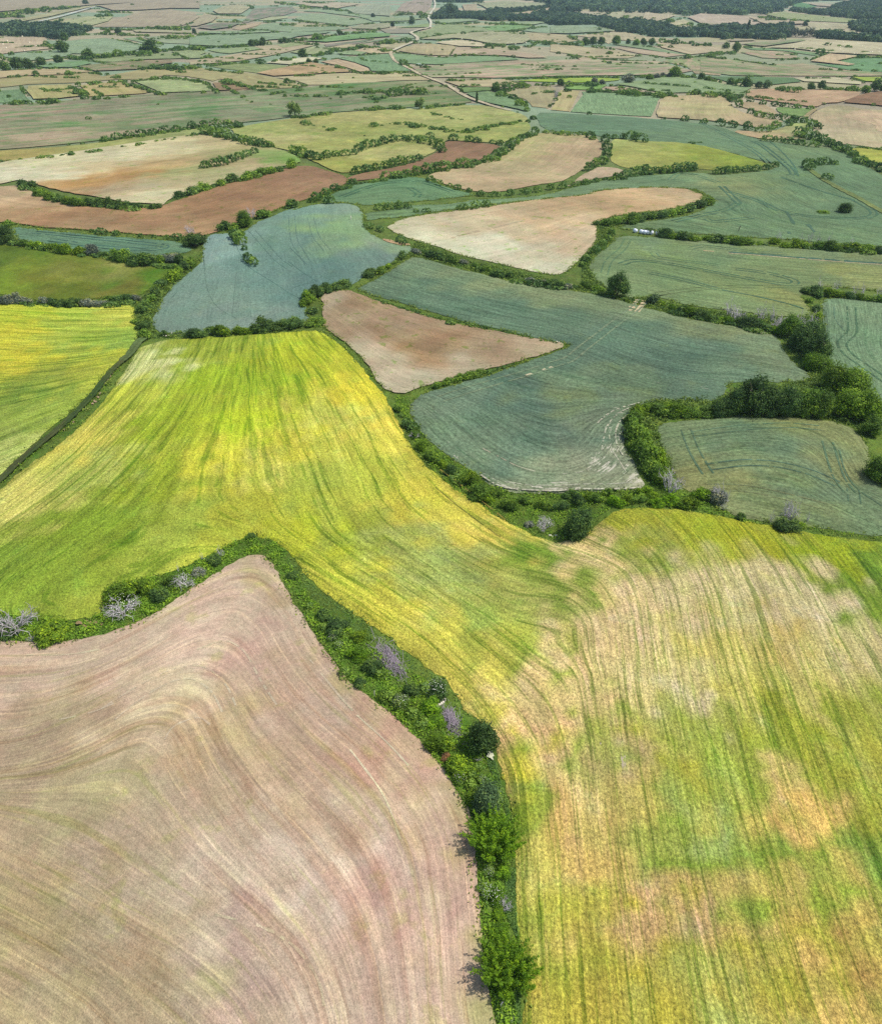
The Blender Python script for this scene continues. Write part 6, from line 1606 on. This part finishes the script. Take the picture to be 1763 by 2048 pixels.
def stone_mesh(seed):
    import bmesh
    bm = bmesh.new()
    bmesh.ops.create_icosphere(bm, subdivisions=2, radius=.5)
    rng = np.random.default_rng(seed)
    a, b = rng.normal(size=3), rng.normal(size=3)
    for v in bm.verts:
        n = v.co.normalized()
        f = .8 + .22 * math.sin(3 * n.dot(Vector(a)) + 1) + .16 * math.sin(5 * n.dot(Vector(b)))
        v.co = v.co * f
        v.co.z *= .7
    me = bpy.data.meshes.new('stone')
    bm.to_mesh(me)
    bm.free()
    me.materials.append(M_STONE)
    return me


STM = [stone_mesh(i) for i in range(4)]


def stones(desc, s, group):
    P = row_points(s, 0)
    for i, (x, y, w) in enumerate(P):
        g = ground(np.array([x, y]))
        o = link('stone', STM[i % 4], label=f"pale stone, {ORD[i]} from the left {desc}", category='stone', group=group)
        o.location = (g[0], g[1], g[2] + .1)
        k = w / scale_at(y)
        o.scale = (k, k * .8, k)
        o.rotation_euler = (0, 0, i * 1.7)


stones("in the white heap above the second brush pile", "K 608,225,26 622,240,22 630,212,24 645,205,26 655,195,22 668,178,24", "white stones by the brush pile")
stones("lying below the dense round dark tree", "H 1525,1150,16 1540,1158,14 1560,1150,18 1580,1160,14 1690,1160,18 1712,1165,16", "stones below the round dark tree")
stones("at the brown triangle field's right tip", "E 1565,893,10 1580,896,10 1592,900,9 1604,897,9 1618,902,10", "stones at the triangle field's tip")
stones("at the left end of the goblet wheat's bottom hedge", "D 960,858,14 978,860,14 995,858,13", "stones under the goblet wheat")
# bare chalky patch beside the dark tree
F('soil', "K 960,560 990,540 1010,570 1018,605 1000,615 975,600", (222, 212, 190), name='chalk_patch', up=None, sp=.4)
patch("M 440,742,18 485,735,24 530,728,20 560,740,14 470,755,14", 'soil', (176, 138, 106), 'soil_bank')
F('soil', "E 540,292 580,296 640,315 700,318 715,330 650,330 600,318 550,305", (190, 148, 118), name='soil_bank', sp=1.0)


def branch_thing(label, s, wpx, seed, name='fallen_branch', mat=M_STONE, flat_=True):
    c = px(s)[0]
    g = ground(c[:2])
    k = wpx / scale_at(c[1])
    o = link(name, wood_mesh(name, branches(seed, 2, .1, 2, .03, 5, .4, 1.0), mat), label=label, category='branch')
    o.location = (g[0], g[1], g[2] + .12)
    o.scale = (k, k, k)
    o.rotation_euler = (R(82) if flat_ else 0, 0, R(40))


branch_thing("bleached white fallen branch under the round dark tree", "K 885,600", 22, 801)
branch_thing("heap of bleached white twigs in the strip nearest the photo's bottom edge", "L 785,1240", 16, 803, 'twig_heap')


def post(label, s, hm, r, mat, lean=.0):
    c = px(s)[0]
    g = ground(c[:2])
    V, Q = tube([(0, 0, -.1), (0, 0, hm * .5), (lean * .5, 0, hm * .97), (lean * .52, 0, hm)], [r, r, r * .95, r * .5], 7)
    o = link('post', wood_mesh('post', (V, Q), mat), label=label, category='post')
    o.location = g


post("short white post in the grass nearest the photo's bottom edge beside the barley", "L 708,1180", 1.1, .06, M_STONE, .25)
post("thin pale post on the strip beside the white flowering hawthorn", "J 657,1080", 1.1, .04, M_STONE, .1)
post("white marker post standing in the goblet-shaped wheat's upper end", "E 358,182", 1.6, .14, M_STONE)
post("white post at the goblet wheat's bottom hedge", "D 1010,858", 1.0, .10, M_STONE, .3)
post("brown wooden post in the wheat above the wrapped bales hedge", "G 918,248", 2.0, .12, M_BARK, .5)


def bale_mesh(name, mat, r, wdt):
    import bmesh
    bm = bmesh.new()
    bmesh.ops.create_cone(bm, cap_ends=True, segments=20, radius1=r, radius2=r, depth=wdt)
    bmesh.ops.bevel(bm, geom=[e for e in bm.edges if abs(e.verts[0].co.z - e.verts[1].co.z) < 1e-4], offset=r * .12, segments=2, affect='EDGES')
    bmesh.ops.rotate(bm, verts=bm.verts, matrix=Matrix.Rotation(R(90), 3, 'X'))
    bmesh.ops.translate(bm, verts=bm.verts, vec=(0, 0, r * .95))
    me = bpy.data.meshes.new(name)
    bm.to_mesh(me)
    bm.free()
    me.materials.append(mat)
    me.polygons.foreach_set('use_smooth', [True] * len(me.polygons))
    return me


M_WRAP = plain_mat('bale_wrap', (232, 234, 238), .35, .03)
M_STRAW = plain_mat('bale_straw', (226, 214, 184), .9, .1, .2)
BW, BS = bale_mesh('wrapped_bale', M_WRAP, .62, 1.1), bale_mesh('hay_bale', M_STRAW, .78, 1.3)
for i, (x, y, *_) in enumerate(px("G 312,250 348,256 368,259 386,260 405,261 443,264 462,266 484,268 503,270")):
    g = ground(np.array([x, y]))
    o = link('wrapped_bale', BW, label=f"white wrapped round bale, {ORD[i]} from the left in the row by the wheat", category='bale', group='white wrapped bales by the wheat')
    o.location = g
    o.rotation_euler = (0, 0, R(20 + i * 13 % 40))
for i, (x, y, *_) in enumerate(px("R 324,576 333,576 342,577 351,578 360,579 369,581 378,582")):
    g = ground(np.array([x, y]))
    o = link('wrapped_bale', BW, label=f"white wrapped bale, {ORD[i]} from the left in the stack beside the track's bushes", category='bale', group='white bales beside the track')
    o.location = g
    o.scale = (1.1, 1.1, 1.1)
    o.rotation_euler = (0, 0, R(80))


def hay(s, label, group):
    for i, (x, y, *_) in enumerate(px(s)):
        g = ground(np.array([x, y]))
        o = link('hay_bale', BS, label=label, category='hay bale', group=group)
        o.location = g
        o.rotation_euler = (0, 0, i * 2.3)


hay("R 630,315 680,310 755,310 925,330 930,345 805,350 720,350 910,370 985,310 1075,300 1105,320 1110,310 1155,325 1220,320 1140,355 1200,345 1230,345 1120,385 1155,385 1190,395 1240,385 1045,360 1010,295 1280,385", "round hay bale lying in the mown field right of the white track", "bales right of the white track")
hay("U 895,460 980,440 910,490 975,475 1120,435 1070,500 1250,430 1285,430 1270,400 1350,465 1350,490 1375,515 1480,435 1515,430 1530,435 1515,450 1560,455 1595,480 1645,485 1660,450 1690,430 1730,490 1725,515 1640,515 1660,515 1485,530 1510,530 1310,405 1380,415 1600,430 1700,470", "round hay bale lying in the wide pale field below the river woods", "bales below the river woods")
hay("U 60,160 120,170 155,185 290,208 258,230", "round hay bale on the tan slope above the river woods", "bales on the tan slope")
hay("P 30,398 57,430 67,368 92,378 262,383 322,415 200,328 220,455", "round hay bale in the tan field at the photo's left edge", "bales in the far left tan field")
hay("Q 205,160 165,180 125,180 150,140 295,160 365,195 245,190 250,85 485,100", "round hay bale in the terraced pale fields near the skyline", "bales in the terraced fields")
# ------------------------------------------------------------------ light
HAZE = 7e-5
SUN_EL, SUN_AZ = R(57), R(8)      # azimuth measured from +X (right of the photo) towards +Y (away from the camera)
sv = Vector((math.cos(SUN_EL) * math.cos(SUN_AZ), math.cos(SUN_EL) * math.sin(SUN_AZ), math.sin(SUN_EL)))
ld = bpy.data.lights.new("sun", 'SUN')
ld.energy = 3.9
ld.angle = R(.6)
ld.color = (1.0, .97, .925)
lo = bpy.data.objects.new("sun", ld)
COL.objects.link(lo)
lo.rotation_euler = sv.to_track_quat('Z', 'Y').to_euler()
lo.location = sv * 300
wd = bpy.data.worlds.new("World")
SC.world = wd
wd.use_nodes = True
nt = wd.node_tree
bg = nt.nodes['Background']
sky = nt.nodes.new('ShaderNodeTexSky')
sky.sky_type = 'NISHITA'
sky.sun_disc = False
sky.sun_elevation = SUN_EL
sky.sun_rotation = R(90) - SUN_AZ
sky.air_density, sky.dust_density, sky.ozone_density = 1.0, 1.5, 1.0
nt.links.new(sky.outputs[0], bg.inputs[0])
bg.inputs[1].default_value = .15
SC.view_settings.view_transform = 'Standard'
SC.view_settings.look = 'None'
SC.view_settings.exposure = 0
SC.view_settings.gamma = 1

SC.view_settings.exposure = .12

# ------------------------------------------------------------------ the air: even pale haze round everything
import bmesh
bm = bmesh.new()
bmesh.ops.create_cube(bm, size=1)
me = bpy.data.meshes.new('haze')
bm.to_mesh(me)
bm.free()
lo_, hi_ = V_GROUND.min(0) - 1.0, V_GROUND.max(0) + 1.0
hi_[2] = CAM_H + 4
hz = link('haze', me, kind='stuff')
hz.location = (lo_ + hi_) / 2
hz.scale = hi_ - lo_
k = NT('haze')
k.set(k.out.inputs['Volume'], k.n('VolumePrincipled', {'Color': (.64, .83, 1.0), 'Density': HAZE, 'Anisotropy': .2}).outputs[0])
me.materials.append(k.m)
SC.cycles.volume_bounces = 1
SC.cycles.use_denoising = False
